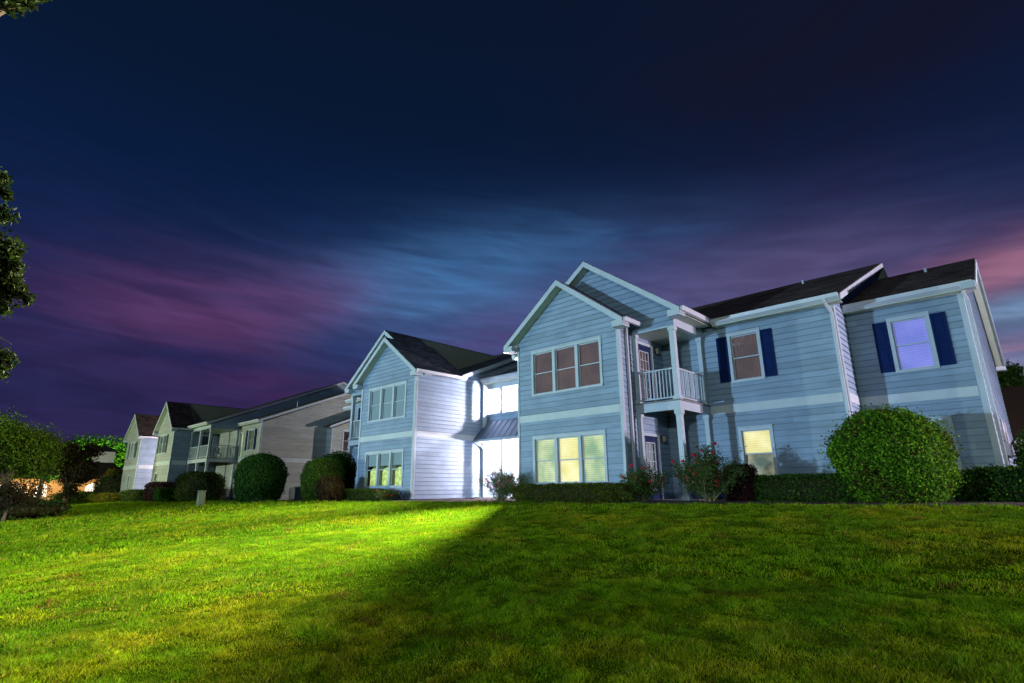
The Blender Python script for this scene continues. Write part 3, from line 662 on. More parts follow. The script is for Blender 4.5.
siding(F4,b2,[(Z0,5.78,gb,gb,xc,xc)],[window(F4,b2,-47.0,-45.7,3.6,5.35,1,(B_DRK,),True),window(F4,b2,-49.0+.3,-48.0+.1,3.1,5.2,1,(B_YG,)),window(F4,b2,-49.7,-49.0,.5,2.1,1,(B_PNK,)),window(F4,b2,-48.6,-47.9,.5,2.3,1,(B_ORG,))],SID2)
trimbox(F4,b2,'belt_board',-48.9,xc-.12,BB,BT,0,.035,BELT); trimbox(F4,b2,'corner_board',xc-.12,xc+.03,Z0,5.76,0,.04)
zL=main_roof(b2,-49,xc+.3,17.75,5.95,.405,27.3,36.8,sm=SHINGB,gl=False); eave_x(b2,-49,xc+.28,17.75,5.95,18.1)
S5=Pl('R',xc); siding(S5,b2,[(Z0,5.75,18.1,18.1,36.5,36.5),(5.751,zL-.2,18.1,27.3,36.5,27.3)],(),SID2)
trimbox(S5,b2,'belt_board',18.2,23.6,BB-.1,BT-.02,0,.035,BELT); trimbox(S5,b2,'corner_board',18.1,18.2,Z0,5.7,0,.04)
mb=MB(); mb.box(xc+.02,xc+.32,17.7,18.05,5.72,5.9); mb.build('eave_return',TRIM,b2)
vent(b2,-47,22,7.75,.35,.05)
# low projecting end bay
S6=Pl('R',-43.7); siding(S6,b2,[(Z0,5.6,23.7,23.7,34,34),(5.601,8.2,23.7,30,36.3,30)],[window(S6,b2,24.75,26.1,3.7,5.55,1,(B_BRN,))],SID2); siding(Pl('F',23.7),b2,[(Z0,5.6,xc,xc,-43.7,-43.7)],(),SID2)
main_roof(b2,xc,-43.4,23.35,5.80,.41,30,36.7,sm=SHINGB,gl=False)
trimbox(S6,b2,'corner_board',23.7,23.8,Z0,5.6,0,.04)
# second gable with white-lit side
ga2,gb2=-69.2,-64.1; cg2=-66.6; hg2=2.95
gfront(F3,b2,ga2,gb2,cg2,hg2,zeg,.84,[window(F3,b2,-67.8,-65.6,3.7,5.4,2,(B_DRK,),True,shut_mat=MATS['shutter_green']),window(F3,b2,-67.0,-66.0,.4,2.1,1,(B_DRK,))],SID2)
trimbox(F3,b2,'belt_board',ga2,gb2,BB-.1,BT-.02,0,.035,BELT); trimbox(F3,b2,'corner_board',gb2-.12,gb2+.03,Z0,5.6,0,.04)
gable_roof_y(b2,cg2,hg2,yg-.35,24,zeg,.84,sm=SHINGB)
siding(Pl('R',gb2),b2,[(Z0,5.7,yg,yg,24,24)],(),SID); trimbox(Pl('R',gb2),b2,'belt_board',yg+.1,19,BB-.1,BT-.02,0,.035,BELT)
siding(Pl('F',22.5),b2,[(Z0,5.7,gb2,gb2,ga,ga)],(),SID)
slab(b2,'roof',(gb2,19,5.95),(ga,19,5.95),(ga,27,9),(gb2,27,9),.06,SHINGB)
mb=MB(); mb.box(ga-.03,ga,yg+.02,22.5,Z0,5.75); mb.box(gb2,ga,19,22.5,2.9,3.05); mb.build('landing_slab',CONC,b2); dome(b2,-60.6,19,5.2); dome(b2,-60.6,19,2.88)
mb=MB(); mb.box(-69.2,-44.7,36.3,36.5,Z0,5.8); mb.build('wall',SID2,b2)
# ------------------------------------------------------------------ ground
def vnoise(x,y,s,seed=0):
    g=np.random.default_rng(seed).random((256,256)); X=x/s;Y=y/s; i=np.floor(X).astype(int);j=np.floor(Y).astype(int); fx=X-i;fy=Y-j; fx=fx*fx*(3-2*fx);fy=fy*fy*(3-2*fy)
    a=g[i%256,j%256];b=g[(i+1)%256,j%256];c=g[i%256,(j+1)%256];d=g[(i+1)%256,(j+1)%256]
    return (a*(1-fx)+b*fx)*(1-fy)+(c*(1-fx)+d*fx)*fy
def ground_z(x,y):
    x=np.asarray(x,float);y=np.asarray(y,float)
    bed=np.interp(x,[-30,-9,-6.5,-4.5,-2,3],[13.2,13.4,13.6,14.2,14.8,15.2])
    s=np.maximum(0,bed-y); s=s*s/(s+.8)
    z=-.05-.075*np.minimum(s,16)-.03*np.maximum(0,s-16)
    s2=np.minimum(0,0)
    z=z-.007*np.clip(-x-15,0,60)-.12*np.exp(-((x+38)/9)**2-((y-7)/4)**2)
    z=z+(vnoise(x,y,3.7,1)-.5)*.08*np.clip(s/4,0,1)+(vnoise(x,y,.9,2)-.5)*.02*np.clip(s/4,0,1)
    z=np.where(y<-25,np.maximum(z,-2.6),z)
    return z
n=420; t=np.linspace(-1,1,n); xs=-6+np.sinh(t*6.3)/np.sinh(6.3)*900; ys=8+np.sinh(t*6.3)/np.sinh(6.3)*900
X,Y=np.meshgrid(xs,ys,indexing='ij'); Zg=ground_z(X,Y); V=np.stack([X,Y,Zg],-1).reshape(-1,3)
I=np.arange(n*n).reshape(n,n); Fq=np.stack([I[:-1,:-1],I[1:,:-1],I[1:,1:],I[:-1,1:]],-1).reshape(-1,4)
SOIL=mat('lawn_ground',(.04,.085,.004),1,spec=0,var=.5,vscale=5,bump=1,bscale=60)
tag(np_mesh('lawn_ground',V,Fq,SOIL,smooth=True),kind='structure')
# planting bed strip
bx=np.linspace(-29.5,3,140); be=np.interp(bx,[-30,-9,-6.5,-4.5,-2,3],[13.5,13.7,13.9,14.5,15.1,15.5])+.08*np.sin(bx*1.7)
rows=[]
for k in range(9):
    yy=be+(19.9-be)*k/8; rows.append(np.stack([bx,yy,ground_z(bx,yy)+.02+.03*(k>0)+.02*np.random.default_rng(k).random(len(bx))*(k>0)],-1))
V=np.concatenate(rows); I=np.arange(len(V)).reshape(9,-1); Fq=np.stack([I[:-1,:-1],I[:-1,1:],I[1:,1:],I[1:,:-1]],-1).reshape(-1,4)
tag(np_mesh('planting_bed',V,Fq,MULCH),kind='structure')
# grass blades
def blades(N_,r0,r1,hgt,wid,seed,a0=-96,a1=4):
    g=np.random.default_rng(seed); az=np.radians(g.uniform(a0,a1,N_)); rr=np.sqrt(g.uniform(r0*r0,r1*r1,N_)); x=rr*np.sin(az); y=rr*np.cos(az)
    bed=np.interp(x,[-30,-9,-6.5,-4.5,-2,3],[13.45,13.65,13.85,14.45,15.05,15.45]); lim=np.where(x<-30,13.9,bed)
    k=y<lim; x,y,rr=x[k],y[k],rr[k]; nn=len(x); z=ground_z(x,y)-.005
    cl=vnoise(x,y,.35,5); tuft=vnoise(x,y,.12,6)
    h=hgt*(.45+.9*g.random(nn))*(.35+1.3*cl)*(.5+1.0*tuft); th=g.uniform(0,2*pi,nn); lean=g.uniform(.2,1.1,nn)*h
    ph=g.uniform(0,2*pi,nn); w=wid*(.6+.8*g.random(nn))
    b0=np.stack([x-np.cos(th)*w,y-np.sin(th)*w,z],-1); b1_=np.stack([x+np.cos(th)*w,y+np.sin(th)*w,z],-1)
    m_=np.stack([x+np.cos(ph)*lean*.35,y+np.sin(ph)*lean*.35,z+h*.6],-1); tp=np.stack([x+np.cos(ph)*lean,y+np.sin(ph)*lean,z+h],-1)
    o=np.stack([np.cos(th)*w*.6,np.sin(th)*w*.6,0*w],-1)
    V=np.stack([b0,b1_,m_+o,tp,m_-o],1).reshape(-1,3); i=np.arange(nn)*5
    F=np.stack([i,i+1,i+2,i+3,i+4],-1)
    big=vnoise(x,y,2.6,8)*.38+vnoise(x,y,.55,9)*.37+vnoise(x,y,.2,10)*.25; dry=np.clip((big-.44)*2.6,0,1)*.62; lush=np.clip((vnoise(x,y,.8,12)-.45)*3,0,1)
    green=np.array((.11,.235,.005)); yel=np.array((.29,.26,.008)); dark=np.array((.055,.155,.005)); straw=np.array((.28,.22,.04))
    c=green[None]*(1-dry[:,None])+yel[None]*dry[:,None]; c=c*(1-lush[:,None]*.6)+dark*lush[:,None]*.6
    br=(vnoise(x,y,.45,77)>.90)&(g.random(nn)<.45); c[br]=np.array((.13,.055,.02)); st=(g.random(nn)<.05+.10*dry); c[st]=straw; c*=((.55+.9*g.random(nn))*(.72+.62*vnoise(x,y,.28,31)))[:,None]
    return V,F,np.repeat(c,5,0)
parts=[blades(460000,1.5,7,.024,.0016,21),blades(320000,7,14,.032,.0032,22),blades(190000,14,26,.05,.008,23),blades(110000,26,60,.08,.02,24,-96,-40)]
off=0;VV=[];FF=[];CC=[]
for v,f,c in parts: VV.append(v);FF.append(f+off);CC.append(c);off+=len(v)
tag(np_mesh('grass',np.concatenate(VV),np.concatenate(FF),GRASS,cols=np.concatenate(CC)),'mown green and yellowish lawn grass sloping up to the houses','grass',kind='stuff')
# ------------------------------------------------------------------ foliage
def leaves(P,nrm,size,cols,g,aspect=.55,spread=.9):
    n=len(P); d=g.normal(size=(n,3)); nn=nrm+d*spread; nn/=np.linalg.norm(nn,axis=1)[:,None]+1e-9
    t1=np.cross(nn,g.normal(size=(n,3))); t1/=np.linalg.norm(t1,axis=1)[:,None]+1e-9; t2=np.cross(nn,t1)
    s=size*(.6+.8*g.random(n))[:,None]; 
    V=np.stack([P-t1*s,P+t2*s*aspect-nn*s*.15,P+t1*s,P-t2*s*aspect-nn*s*.15],1).reshape(-1,3); i=np.arange(n)*4
    return V,np.stack([i,i+1,i+2,i+3],-1),np.repeat(cols,4,0)
def pal(n,g,cols,w=None,jit=.35):
    cols=np.array(cols); k=g.choice(len(cols),n,p=w); return cols[k]*(1-jit+2*jit*g.random(n))[:,None]
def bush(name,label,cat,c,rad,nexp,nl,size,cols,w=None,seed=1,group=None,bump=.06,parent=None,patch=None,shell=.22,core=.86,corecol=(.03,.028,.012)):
    """c base centre (x,y), rad (a,b,h/2)"""
    g=np.random.default_rng(seed); a,b_,hc=rad; gz=float(ground_z(c[0],c[1])); cz=gz+hc*.98
    d=g.normal(size=(nl,3)); d/=np.linalg.norm(d,axis=1)[:,None]
    if nexp>3: d=g.uniform(-1,1,(nl,3)); k=g.integers(0,3,nl); sgn=np.where(g.random(nl)<.5,-1,1); d[np.arange(nl),k]=sgn; d=d*np.array((a,b_,hc)); q=np.array((a,b_,hc))
    q=np.array((a,b_,hc)); rr=(np.abs(d/q)**nexp).sum(1)**(-1/nexp); P=d*rr[:,None]
    lump=vnoise(P[:,0]*1+P[:,2]*.7+50,P[:,1]+P[:,2]*.6+50,max(.18,min(rad)*.38),seed)-.5; lump2=vnoise(P[:,0]+P[:,2]+90,P[:,1]-P[:,2]+90,.12,seed+1)-.5
    dep=shell*g.random(nl)**1.6; outl=g.random(nl)<.08
    sc=1+bump*2*lump+bump*lump2-dep+outl*g.random(nl)*(bump*1.3+.055); nrm=P/q**2; nrm/=np.linalg.norm(nrm,axis=1)[:,None]
    P=P*sc[:,None]
    if nexp<=3:
        lo=P[:,2]<0; rad_=np.hypot(P[:,0]/a,P[:,1]/b_)+1e-6; want=np.hypot(d[:,0]*rr/a,d[:,1]*rr/b_); zz=np.clip(-P[:,2]/hc,0,1); tgt=(1-zz**6)**(1/6)*(1-.12*zz)*sc; P[lo,:2]*=(tgt/np.maximum(rad_,.25))[lo,None]**.85
    P[:,2]=np.maximum(P[:,2],-hc*.97); P+=np.array((c[0],c[1],cz))
    cc=pal(nl,g,cols,w)
    if patch is not None:
        pm=np.clip((vnoise(P[:,0]+P[:,2]*.5+20,P[:,1]+P[:,2]+20,patch[1],seed+3)-patch[2])*5,0,1)*patch[3]; pm=(g.random(nl)<pm); cc[pm]=pal(nl,g,[patch[0]])[pm]
    V,F,C=leaves(P,nrm,size,cc,g)
    # inner twig mass
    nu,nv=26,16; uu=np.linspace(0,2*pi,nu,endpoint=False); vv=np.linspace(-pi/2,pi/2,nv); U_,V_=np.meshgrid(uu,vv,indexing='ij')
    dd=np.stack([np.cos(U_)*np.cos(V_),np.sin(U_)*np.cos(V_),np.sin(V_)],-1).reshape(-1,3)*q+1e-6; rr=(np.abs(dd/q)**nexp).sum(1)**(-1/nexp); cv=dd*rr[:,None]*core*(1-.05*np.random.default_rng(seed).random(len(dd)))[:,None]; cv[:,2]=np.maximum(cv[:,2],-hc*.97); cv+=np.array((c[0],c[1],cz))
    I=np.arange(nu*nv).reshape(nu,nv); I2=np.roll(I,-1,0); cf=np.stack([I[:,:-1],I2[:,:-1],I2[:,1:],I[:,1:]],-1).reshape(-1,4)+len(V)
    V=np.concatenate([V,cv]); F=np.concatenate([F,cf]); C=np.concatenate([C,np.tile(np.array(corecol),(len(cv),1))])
    o=np_mesh(name,V,F,LEAF,parent=parent,org=None if parent is not None else (c[0],c[1],gz),cols=C)
    if parent is None: tag(o,label,cat,group or 'clipped shrubs and hedges along the houses')
    return o
G1=[(.10,.26,.012),(.06,.18,.01),(.18,.36,.02),(.03,.09,.008)]
GD=[(.03,.09,.012),(.045,.12,.015),(.018,.05,.008),(.08,.16,.02)]
bush('round_shrub','large round clipped green shrub in front of the house corner, brownish twigs showing','shrub',(-2.64,16.3),(1.27,1.2,1.16),2.1,42000,.032,G1,seed=3,bump=.095,patch=((.07,.04,.015),.45,.62,.4))
bush('box_hedge','low dark green box hedge between the purple shrub and the large round shrub','hedge',(-4.75,16.2),(1.32,.42,.38),5,16000,.024,GD,seed=4,patch=((.06,.14,.02),.6,.6,.4))
bush('purple_shrub','dark burgundy clipped shrub beneath the yellow lower window','shrub',(-6.25,16.0),(.40,.4,.53),5,7000,.024,[(.045,.012,.014),(.03,.008,.012),(.07,.02,.02)],seed=5,corecol=(.012,.006,.006))
bush('hedge','low brownish green hedge under the triple yellow lit window','hedge',(-11.15,14.35),(2.35,.45,.30),4.5,30000,.022,[(.08,.13,.014),(.05,.09,.012),(.13,.18,.02),(.09,.06,.018)],seed=6,bump=.10)
bush('laurel_hedge','dark laurel hedge with pale leaf tips at the right house corner','hedge',(-.1,17.7),(1.5,.8,.43),3.5,20000,.034,[(.025,.075,.012),(.04,.11,.015),(.015,.04,.008),(.12,.24,.02)],[.33,.3,.22,.15],seed=7,bump=.14)
bush('low_hedge','low green hedge below the window with painted lime reflections','hedge',(-23.3,14.4),(1.9,.42,.29),4.5,12000,.028,[(.06,.13,.015),(.035,.08,.012),(.10,.15,.02)],seed=8)
bush('edge_shrub','bright green shrub behind the far right house corner','shrub',(.35,23.5),(.9,.9,1.1),2.3,9000,.045,[(.05,.14,.02),(.09,.2,.02),(.03,.07,.02)],seed=9,bump=.15)
# shrubs before building two
bush('egg_shrub','tall dark egg-shaped clipped shrub in front of the long grey end wall','shrub',(-32.6,13.5),(1.38,1.38,1.36),2.3,26000,.042,[(.03,.10,.015),(.05,.15,.02),(.018,.055,.01)],seed=10,bump=.035)
bush('dome_shrub','taller darker dome shrub at the rear of the pair beside the left balcony','shrub',(-27.9,15.6),(1.0,1.0,1.33),2.3,16000,.04,[(.02,.06,.012),(.03,.09,.015)],seed=11)
bush('dome_shrub','lighter green dome shrub at the front of the pair beside the left balcony','shrub',(-26.35,14.0),(1.0,1.0,1.08),2.5,18000,.038,[(.045,.11,.012),(.03,.075,.01),(.07,.14,.015)],seed=12,patch=((.05,.03,.015),.5,.6,.5))
bush('brown_shrub','small reddish brown bushy shrub at the foot of the green dome shrubs','shrub',(-24.6,13.5),(.62,.6,.58),2.2,7000,.035,[(.06,.035,.018),(.03,.03,.012),(.045,.025,.014)],seed=13,bump=.2)
bush('box_shrub','wide rounded green shrub behind the utility cabinet','shrub',(-42.5,13.5),(1.9,1.4,1.0),3,15000,.05,[(.04,.08,.012),(.025,.055,.012),(.07,.09,.02)],seed=14,bump=.08)
bush('low_hedge','small bright green low hedge between purple hedge and rounded shrub','hedge',(-46.5,12.8),(1.6,.7,.50),4,7000,.05,[(.03,.13,.012),(.02,.09,.01)],seed=15)
bush('purple_hedge','long dark purple hedge under the far gable','hedge',(-50.8,13.4),(2.4,.8,.75),4.5,11000,.05,[(.05,.018,.03),(.03,.01,.02),(.06,.04,.03)],seed=16,corecol=(.015,.007,.01))
bush('low_hedge','low mixed green hedge at the foot of the white-lit far wall','hedge',(-57.8,13.3),(2.9,.7,.50),4,9000,.05,[(.05,.10,.02),(.03,.06,.015),(.1,.14,.04)],seed=17)
bush('yellow_hedge','very low yellowish hedge at the left end of the far house','hedge',(-69.5,13.4),(4.0,.8,.42),4,9000,.06,[(.25,.21,.02),(.18,.19,.02)],seed=18)
# flowering shrubs
FL=None
def rose(name,label,c,rx,h,nstem,nl,cols,fcols,nf,seed,fs=.045,group='flowering bushes in the beds along the houses'):
    g=np.random.default_rng(seed); gz=float(ground_z(*c)); root=thing(name,(c[0],c[1],gz),label,'flowering shrub',group); st=MB(); tips=[]
    for k in range(nstem):
        a=g.uniform(0,2*pi); q=g.random()**.6; ex=np.array((c[0]+rx*q*cos(a),c[1]+min(rx,.6)*q*sin(a),gz+h*(.95-.35*q)*g.uniform(.8,1.05))); b=np.array((c[0]+g.normal()*.08,c[1]+g.normal()*.08,gz))
        mid=b*.5+ex*.5+np.array((g.normal()*.06,g.normal()*.06,.08)); pts=[b,b*.7+mid*.3+g.normal(size=3)*.02,mid,mid*.4+ex*.6+g.normal(size=3)*.03,ex]; st.tube(pts,[.014,.012,.009,.006,.003],5)
        for t in np.linspace(.35,1,7):
            p=b*(1-t)**2+2*mid*t*(1-t)+ex*t*t
            for _ in range(2):
                e=p+g.normal(size=3)*np.array((.13,.11,.10)); st.tube([p,(p+e)/2+(0,0,.01),e],[.005,.004,.002],4); tips.append(e)
            tips.append(p)
    st.build('stems',STEM,root)
    T=np.array(tips); k=g.integers(0,len(T),nl); P=T[k]+g.normal(size=(nl,3))*.055; P[:,2]=np.maximum(P[:,2],gz+.05)
    V,F,C=leaves(P,np.tile((0,0,.6),(nl,1)),.027,pal(nl,g,cols),g,.5,1.2); np_mesh('foliage',V,F,LEAF,parent=root,cols=C)
    hi=T[T[:,2]>gz+h*.30]; src=[]
    for q,fc in enumerate(fcols):
        m=g.normal(size=(26,3)); m/=np.linalg.norm(m,axis=1)[:,None]; V,F,C=leaves(m*fs*.55,m,fs*.55,pal(26,g,[fc],jit=.25),g,.8,.4)
        o=np_mesh('flower',V,F,PETAL,parent=root,org=(0,0,0),cols=C); src.append(o.data)
        p=hi[g.integers(0,len(hi))]; o.location=Vector(p-ORG[root.name])
    for j in range(nf-len(fcols)):
        o=bpy.data.objects.new('flower',src[j%len(src)]); COL.objects.link(o); o.parent=root; p=hi[g.integers(0,len(hi))]+g.normal(size=3)*np.array((.05,.05,.05)); p[2]+=.04; o.location=Vector(p-ORG[root.name]); o.rotation_euler=(g.random()*3,g.random()*3,0); s=.6+g.random()*.7; o.scale=(s,s,s)
    return root
RG=[(.06,.14,.025),(.04,.10,.02),(.10,.19,.04),(.07,.06,.025)]
rose('rose_bush','tall leggy rose bush with red blooms before the balcony post',(-6.8,15.2),1.12,1.68,38,12000,RG,[(.85,.03,.10),(.7,.02,.05)],40,41,.055)
rose('rose_bush','short red rose bush in front of the glazed lower door',(-8.6,14.75),.74,1.15,24,7000,RG,[(.9,.04,.14),(.85,.12,.10)],26,42,.055)
rose('rose_bush','pink and white blooming bush before the white-lit wall',(-14.35,14.55),1.15,1.28,34,5600,[(.11,.20,.06),(.07,.14,.05),(.18,.26,.10)],[(.9,.25,.4),(.9,.65,.7),(.8,.12,.25)],96,43,.05)
rose('rose_bush','small low red flowering bush by the white wall corner',(-21.1,14.25),.7,.5,16,2800,RG,[(.8,.08,.15),(.8,.3,.3)],20,44,.045)
rose('rose_bush','sparse reddish porch shrub right of the rounded shrub',(-44.0,15.3),.8,1.5,14,2200,[(.05,.05,.02),(.09,.04,.02)],[(.8,.15,.05)],14,45,.09)
# trees
def tree(name,label,c,trunk_h,tr,clumps,nl,size,cols,seed,group=None,w=None,flat=.8):
    g=np.random.default_rng(seed); gz=float(ground_z(c[0],c[1])); root=thing(name,(c[0],c[1],gz),label,'tree',group or 'trees at the edges of the lawn'); t=MB(); b=np.array((c[0],c[1],gz-.1)); top=b+np.array((g.normal()*.1,g.normal()*.1,trunk_h))
    t.tube([b,b*.6+top*.4+g.normal(size=3)*.04,top],[tr*1.25,tr,tr*.75],9)
    for (p,r_) in clumps:
        p=np.array(p,float); p0=top-(0,0,trunk_h*.25*g.random()); m=(p0+p)/2+np.array((0,0,.12*np.linalg.norm(p-p0)))
        t.tube([p0,m,p],[tr*.5,tr*.3,tr*.08],6)
        for _ in range(5):
            e=p+g.normal(size=3)*r_*.6; t.tube([m*.3+p*.7,(m*.3+p*.7+e)/2+(0,0,.05),e],[tr*.12,tr*.07,tr*.02],4)
    t.build('trunk',BARK,root)
    P=[];Nn=[];tot=sum(r_**2 for _,r_ in clumps)
    for (p,r_) in clumps:
        k=int(nl*r_**2/tot); d=g.normal(size=(k,3)); d/=np.linalg.norm(d,axis=1)[:,None]; rad=r_*(g.random(k)**.45)*(.65+.7*vnoise(d[:,0]*2+20+seed,d[:,1]*2+d[:,2]*2+20,.45,seed+int(abs(p[0])*7)%50)); q=np.array(p)+d*rad[:,None]*np.array((1,1,flat)); P.append(q);Nn.append(d*.5+(0,0,.4))
    P=np.concatenate(P);Nn=np.concatenate(Nn); P[:,2]=np.maximum(P[:,2],gz+.1)
    V,F,C=leaves(P,Nn,size,pal(len(P),g,cols,w),g,.6,.9); np_mesh('crown',V,F,LEAF,parent=root,cols=C); return root
def crown(cx,cy,cz,rx,ry,rz,n,r0,seed):
    g=np.random.default_rng(seed); out=[]
    for _ in range(n):
        d=g.normal(size=3); d/=np.linalg.norm(d); q=g.random()**.4; out.append(((cx+d[0]*rx*q,cy+d[1]*ry*q,cz+d[2]*rz*q),r0*(.6+.7*g.random())))
    return out
def dirp(px,py,dist):
    d=np.array([(px-512)/546.416,-(py-341.5)/546.416,1.]); v=d[0]*r2+d[1]*u2+d[2]*fw; v/=np.hypot(v[0],v[1]); return np.array((v@Uv*dist,v@Wv*dist,v[2]*dist+H))
TL=[(.06,.13,.010),(.10,.19,.012),(.03,.06,.008)]
def T(px,pyb,dist,label,top,wpx,seed,cols,nl,size,name='tree',ncl=16,th=None,squash=1):
    c=dirp(px,pyb,dist); k=dist/560; hgt=(pyb-top)*k; rx=wpx/2*k; gz=float(ground_z(c[0],c[1])); tp=dirp(px,top,dist)[2]; hh=tp-gz; cz=gz+hh*.60
    return tree(name,label,(c[0],c[1]),th or hh*.35,.03*hh,crown(c[0],c[1],cz,rx*.75,rx*.75,hh*.30*squash,ncl,rx*.42,seed),nl,size,cols,seed)
T(4,500,40,'large leafy green tree at the left edge',400,70,51,TL,46000,.055,ncl=30,th=2.6,squash=.75)
T(38,500,60,'mid green tree behind the dark shrub, arching over the lit windows',430,44,52,[(.035,.10,.012),(.06,.14,.02)],24000,.08,ncl=20,th=3.4,squash=.7)
T(66,503,47,'dark purple-leaved small tree standing alone on the lawn edge',440,36,53,[(.03,.022,.012),(.02,.018,.01),(.04,.05,.015)],20000,.06,name='dark_tree',ncl=20,squash=1.3)
T(92,500,112,'bright lime tree rising behind the clubhouse cupola',431,66,54,[(.10,.34,.02),(.15,.42,.03)],14000,.2,ncl=18)
T(111,500,86,'small yellow lit tree before the clubhouse roof',464,24,55,[(.22,.20,.02),(.16,.16,.02)],9000,.10,ncl=10)
T(60,500,100,'pale palm-like tree between the green trees',434,20,57,[(.10,.11,.03),(.06,.08,.02)],5500,.18,ncl=8)
T(8,506,36,'low dark shrubby tree under the left edge tree',474,44,58,[(.02,.025,.01),(.03,.02,.012)],6000,.05,name='dark_shrub',ncl=12)
bush('shrub','rounded green shrub with purplish foot beside the far house','shrub',tuple(dirp(112,502,72)[:2]),(1.6,1.6,1.3),2.4,8000,.09,[(.03,.09,.02),(.05,.03,.03)],seed=61,bump=.15)
for j,(px,w_) in enumerate(((70,2.2),(86,1.6),(20,2.6))):
    bush('low_shrub',('low lime shrub left of the orange lit arched windows','low yellow green shrub beneath the clubhouse window','low dark green border shrub at the far left')[j],'shrub',tuple(dirp(px,502,(80,80,40)[j])[:2]),(w_,w_*.8,.5),2.6,5000,.08,[[(.12,.2,.02),(.06,.12,.02)],[(.2,.25,.02),(.1,.14,.02)],[(.02,.05,.01),(.04,.07,.02)]][j],seed=62+j,bump=.15)
# overhanging tree just left of the frame
cl=[]
for (px,py,rr) in ((2,215,.26),(8,252,.28),(4,285,.34),(14,268,.20),(0,305,.28),(-8,250,.5),(-25,280,.6),(2,360,.24),(-12,365,.4),(0,178,.16),(-14,180,.35),(-45,150,.5),(6,195,.14),(28,300,.13),(18,292,.16)):
    cl.append((tuple(dirp(px,py,6.5)),rr*.42))
for (px,py,rr) in ((10,2,.16),(26,-2,.14),(38,-8,.14),(0,-16,.3),(22,-26,.3)): cl.append((tuple(dirp(px,py,6)),rr*.66))
cl+= [(tuple(dirp(-60,y_,6.5)),.42) for y_ in (60,130,200,270,340)][:0]
tb=dirp(-420,600,7)
tree('oak_tree','near dark-leaved tree whose branch tips reach in from the left edge',(tb[0],tb[1]),4.4,.13,cl,9500,.024,[(.018,.035,.006),(.01,.022,.005)],71,flat=1)
c=dirp(1016,498,92); tree('tree','green tree behind the brown-roofed house at the right edge',(c[0],c[1]),6,.3,crown(c[0]+.5,c[1],12.8,3.0,3,3.0,14,2.0,72),12000,.2,[(.05,.16,.02),(.08,.2,.03)],72)
# ------------------------------------------------------------------ clubhouse, right house, small objects
cc=dirp(62,500,92); gz=float(ground_z(cc[0],cc[1])); club=thing('clubhouse',(cc[0],cc[1],gz),'low clubhouse with orange-lit arched windows, dark hip roof and pale cupola','building')
dv=np.array((cc[0],cc[1],0)); dv/=np.linalg.norm(dv); sd=np.array((-dv[1],dv[0],0)); sd=sd if sd@np.array(tow(r2))>0 else -sd
Oc=np.array((cc[0],cc[1],gz)); Q=lambda s,f,z: Oc+sd*s+dv*f+np.array((0,0,z))
def wp(px,py): # metres along the front at this pixel
    p=dirp(px,py,92); return float((p-Oc)@sd), float(p[2]-gz)
hw=wp(104,490)[0]; lw=wp(-20,490)[0]; mb=MB()
hz=wp(60,479)[1]
mb.prism([Q(lw,0,-.3),Q(hw,0,-.3),Q(hw,0,hz),Q(lw,0,hz)],dv*14); mb.build('wall',BRICK,club)
s1,s2=wp(84,480)[0],wp(134,480)[0]; pk=wp(100,457)[1]
rm=MB(); A_,B_,C_,D_=Q(lw-1,-1,hz),Q(s2,-1,hz),Q(s2,14,hz),Q(lw-1,14,hz); e1,e2=Q(lw+4,6.5,hz+2.2),Q(wp(112,460)[0],6.5,pk)
for f_ in ((A_,B_,e2,e1),(B_,C_,e2),(C_,D_,e1,e2),(D_,A_,e1),(D_,C_,B_,A_)): rm.quad(*f_)
rm.build('roof',SHINGB,club)
ca,cb3=wp(94,455)[0],wp(117,455)[0]; z0,z1=pk-.5,wp(100,449.5)[1]
mb=MB(); mb.prism([Q(ca,4.5,z0),Q(cb3,4.5,z0),Q(cb3,4.5,z1),Q(ca,4.5,z1)],dv*4); cu=mb.build('cupola',TRIM,club)
mb=MB(); ap=Q((ca+cb3)/2,6.5,wp(100,442)[1]); K=[Q(ca-.4,4,z1),Q(cb3+.4,4,z1),Q(cb3+.4,9,z1),Q(ca-.4,9,z1)]
for i in range(4): mb.quad(K[i],K[(i+1)%4],ap)
mb.quad(*K[::-1]); mb.build('cupola_roof',SHING,cu)
for (a_,b_,m_) in ((12,20,B_PNK),(24,30,B_ORG),(35,47,B_PNK),(85,98,B_PNK),(-6,6,B_PNK)):
    x0,x1=wp(a_,490)[0],wp(b_,490)[0]; h0,h1=.5,wp(a_,483.5)[1]; pts=[Q(x0,-.03,h0),Q(x1,-.03,h0)]+[Q((x0+x1)/2+(x1-x0)/2*cos(pi*k/8),-.03,h1-.7+.7*sin(pi*k/8)) for k in range(9)]
    mb=MB(); mb.prism(pts,-dv*.03); w_=mb.build('arched_window',m_,club)
    mb=MB()
    for k in range(1,4): xx=x0+(x1-x0)*k/4; mb.bar(Q(xx,-.09,h0),Q(xx,-.09,h1-.1),.07)
    mb.bar(Q(x0,-.10,(h0+h1)/2),Q(x1,-.10,(h0+h1)/2),.07); mb.build('window_bars',TRIM,w_)
for s in (wp(78,490)[0],wp(20,490)[0],wp(50,490)[0]): p=Q(s,-2.5,2.4); lamp('clubhouse_light',tuple(p),300,(1,.62,.25),.15,parent=club)
p=Q(wp(92,480)[0],8,7.5); p=dirp(96,490,101); lamp('lime_tree_fill_light',(p[0],p[1],5.5),2600,(.9,1,.5),.2)  # added lamp, put there so the lime tree is lit
ch=dirp(1035,498,70); gz2=float(ground_z(ch[0],ch[1])); hs_=thing('house',(ch[0],ch[1],gz2),'brown-roofed white house glimpsed behind the right house corner','house')
mb=MB(); mb.box(ch[0]-5,ch[0]+8,ch[1],ch[1]+9,gz2-.3,gz2+4.6); mb.build('wall',mat('white_wall',(.7,.66,.62),.7),hs_)
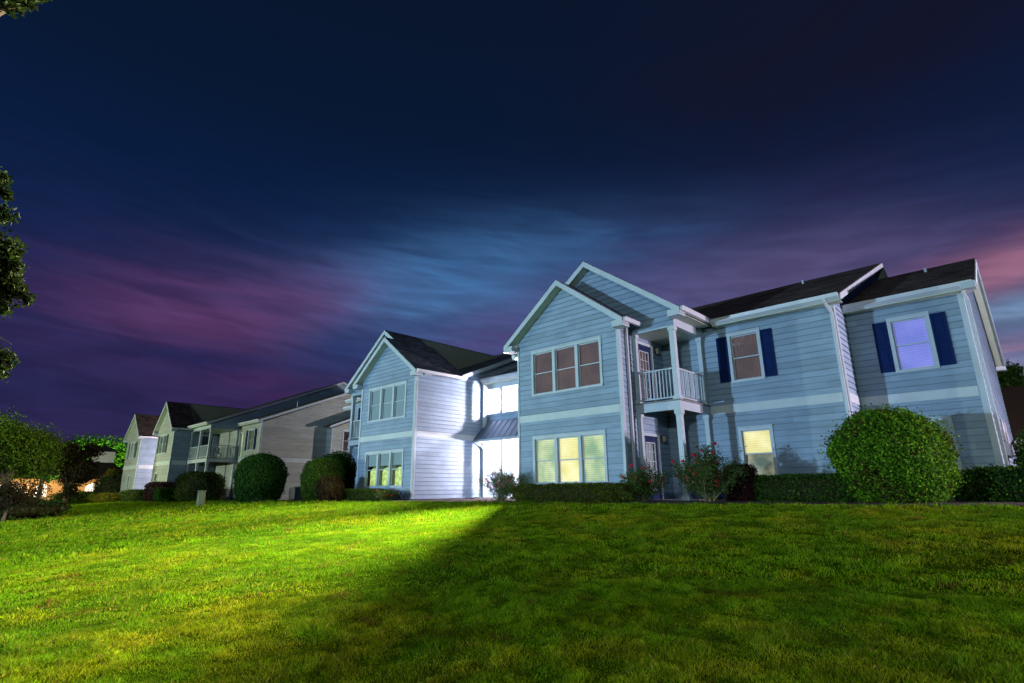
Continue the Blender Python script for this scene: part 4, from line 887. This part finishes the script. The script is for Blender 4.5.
mb=MB(); a0,a1=ch[0]-5.6,ch[0]+8.6; zz=gz2+4.5; k=[(a0,ch[1]-.6,zz),(a1,ch[1]-.6,zz),(a1,ch[1]+9.6,zz),(a0,ch[1]+9.6,zz)]; rr_=[(a0+.6,ch[1]+4.5,zz+5.6),(a1-1,ch[1]+4.5,zz+5.6)]
mb.quad(k[0],k[1],rr_[1],rr_[0]);mb.quad(k[2],k[3],rr_[0],rr_[1]);mb.quad(k[1],k[2],rr_[1]);mb.quad(k[3],k[0],rr_[0]);mb.quad(*k[::-1]); mb.build('roof',SHINGB,hs_)
mb=MB(); mb.box(a0,a1,ch[1]-.7,ch[1]-.55,zz-.2,zz+.05); mb.build('gutter',GUT,hs_)
lamp('yard_or_fill_light',(ch[0]-8,ch[1]-14,5.5),3500,(1,.85,.65),.2)  # unseen fill added to bring up the right house's roof
# utility cabinet
uc=dirp(200.5,503,34.5); ug=float(ground_z(uc[0],uc[1])); ut=thing('utility_cabinet',(uc[0],uc[1],ug),'pale green upright utility cabinet alone on the lawn','utility box')
mb=MB(); mb.box(uc[0]-.16,uc[0]+.16,uc[1]-.16,uc[1]+.16,ug-.05,ug+.78); mb.build('cabinet',UTIL,ut,bevel=.02)
mb=MB(); mb.prism([(uc[0]-.18,uc[1]-.18,ug+.78),(uc[0]-.18,uc[1]+.18,ug+.78),(uc[0]-.18,uc[1]+.16,ug+.83),(uc[0]-.18,uc[1]-.16,ug+.83)],(.36,0,0)); mb.build('lid',UTIL,ut,bevel=.01)
mb=MB(); mb.box(uc[0]+.16,uc[0]+.172,uc[1]-.12,uc[1]+.12,ug+.08,ug+.7); mb.build('door',UTIL,ut)
# air conditioner by the end wall
ax,ay=-37.8,18.3; ag=float(ground_z(ax,ay)); ac=thing('air_conditioner',(ax,ay,ag),'dark outdoor air conditioning unit against the long grey end wall','air conditioner')
mb=MB(); mb.box(ax-.42,ax+.42,ay-.42,ay+.42,ag+.05,ag+.85); mb.build('housing',BLACK,ac,bevel=.03)
mb=MB(); mb.tube([(ax,ay,ag+.85),(ax,ay,ag+.93)],[.33,.30],16); mb.build('fan_grille',mat('dark_grey',(.06,.06,.065),.5),ac)
mb=MB()
for k in range(9): mb.box(ax-.43,ax+.43,ay-.43,ay-.425,ag+.12+k*.075,ag+.15+k*.075); mb.box(ax+.425,ax+.432,ay-.4,ay+.4,ag+.12+k*.075,ag+.15+k*.075)
mb.build('louvres',MATS['dark_grey'],ac)

# patio chair on the far balcony
def patio_chair(x,y,z,label):
    t=thing('patio_chair',(x,y,z),label,'chair'); dk=MATS['dark_grey']
    mb=MB(); mb.box(x-.27,x+.27,y-.25,y+.25,z+.40,z+.44); mb.build('seat',dk,t)
    mb=MB(); mb.box(x-.30,x-.25,y-.25,y+.25,z+.44,z+.90); mb.build('backrest',dk,t)
    for a in (-.25,.25):
        for b in (-.22,.22): mb=MB(); mb.box(x+a-.02,x+a+.02,y+b-.02,y+b+.02,z,z+.40); mb.build('leg',dk,t)
patio_chair(-50.3,17.0,3.1,'dark patio chair on the upper balcony of the far house')
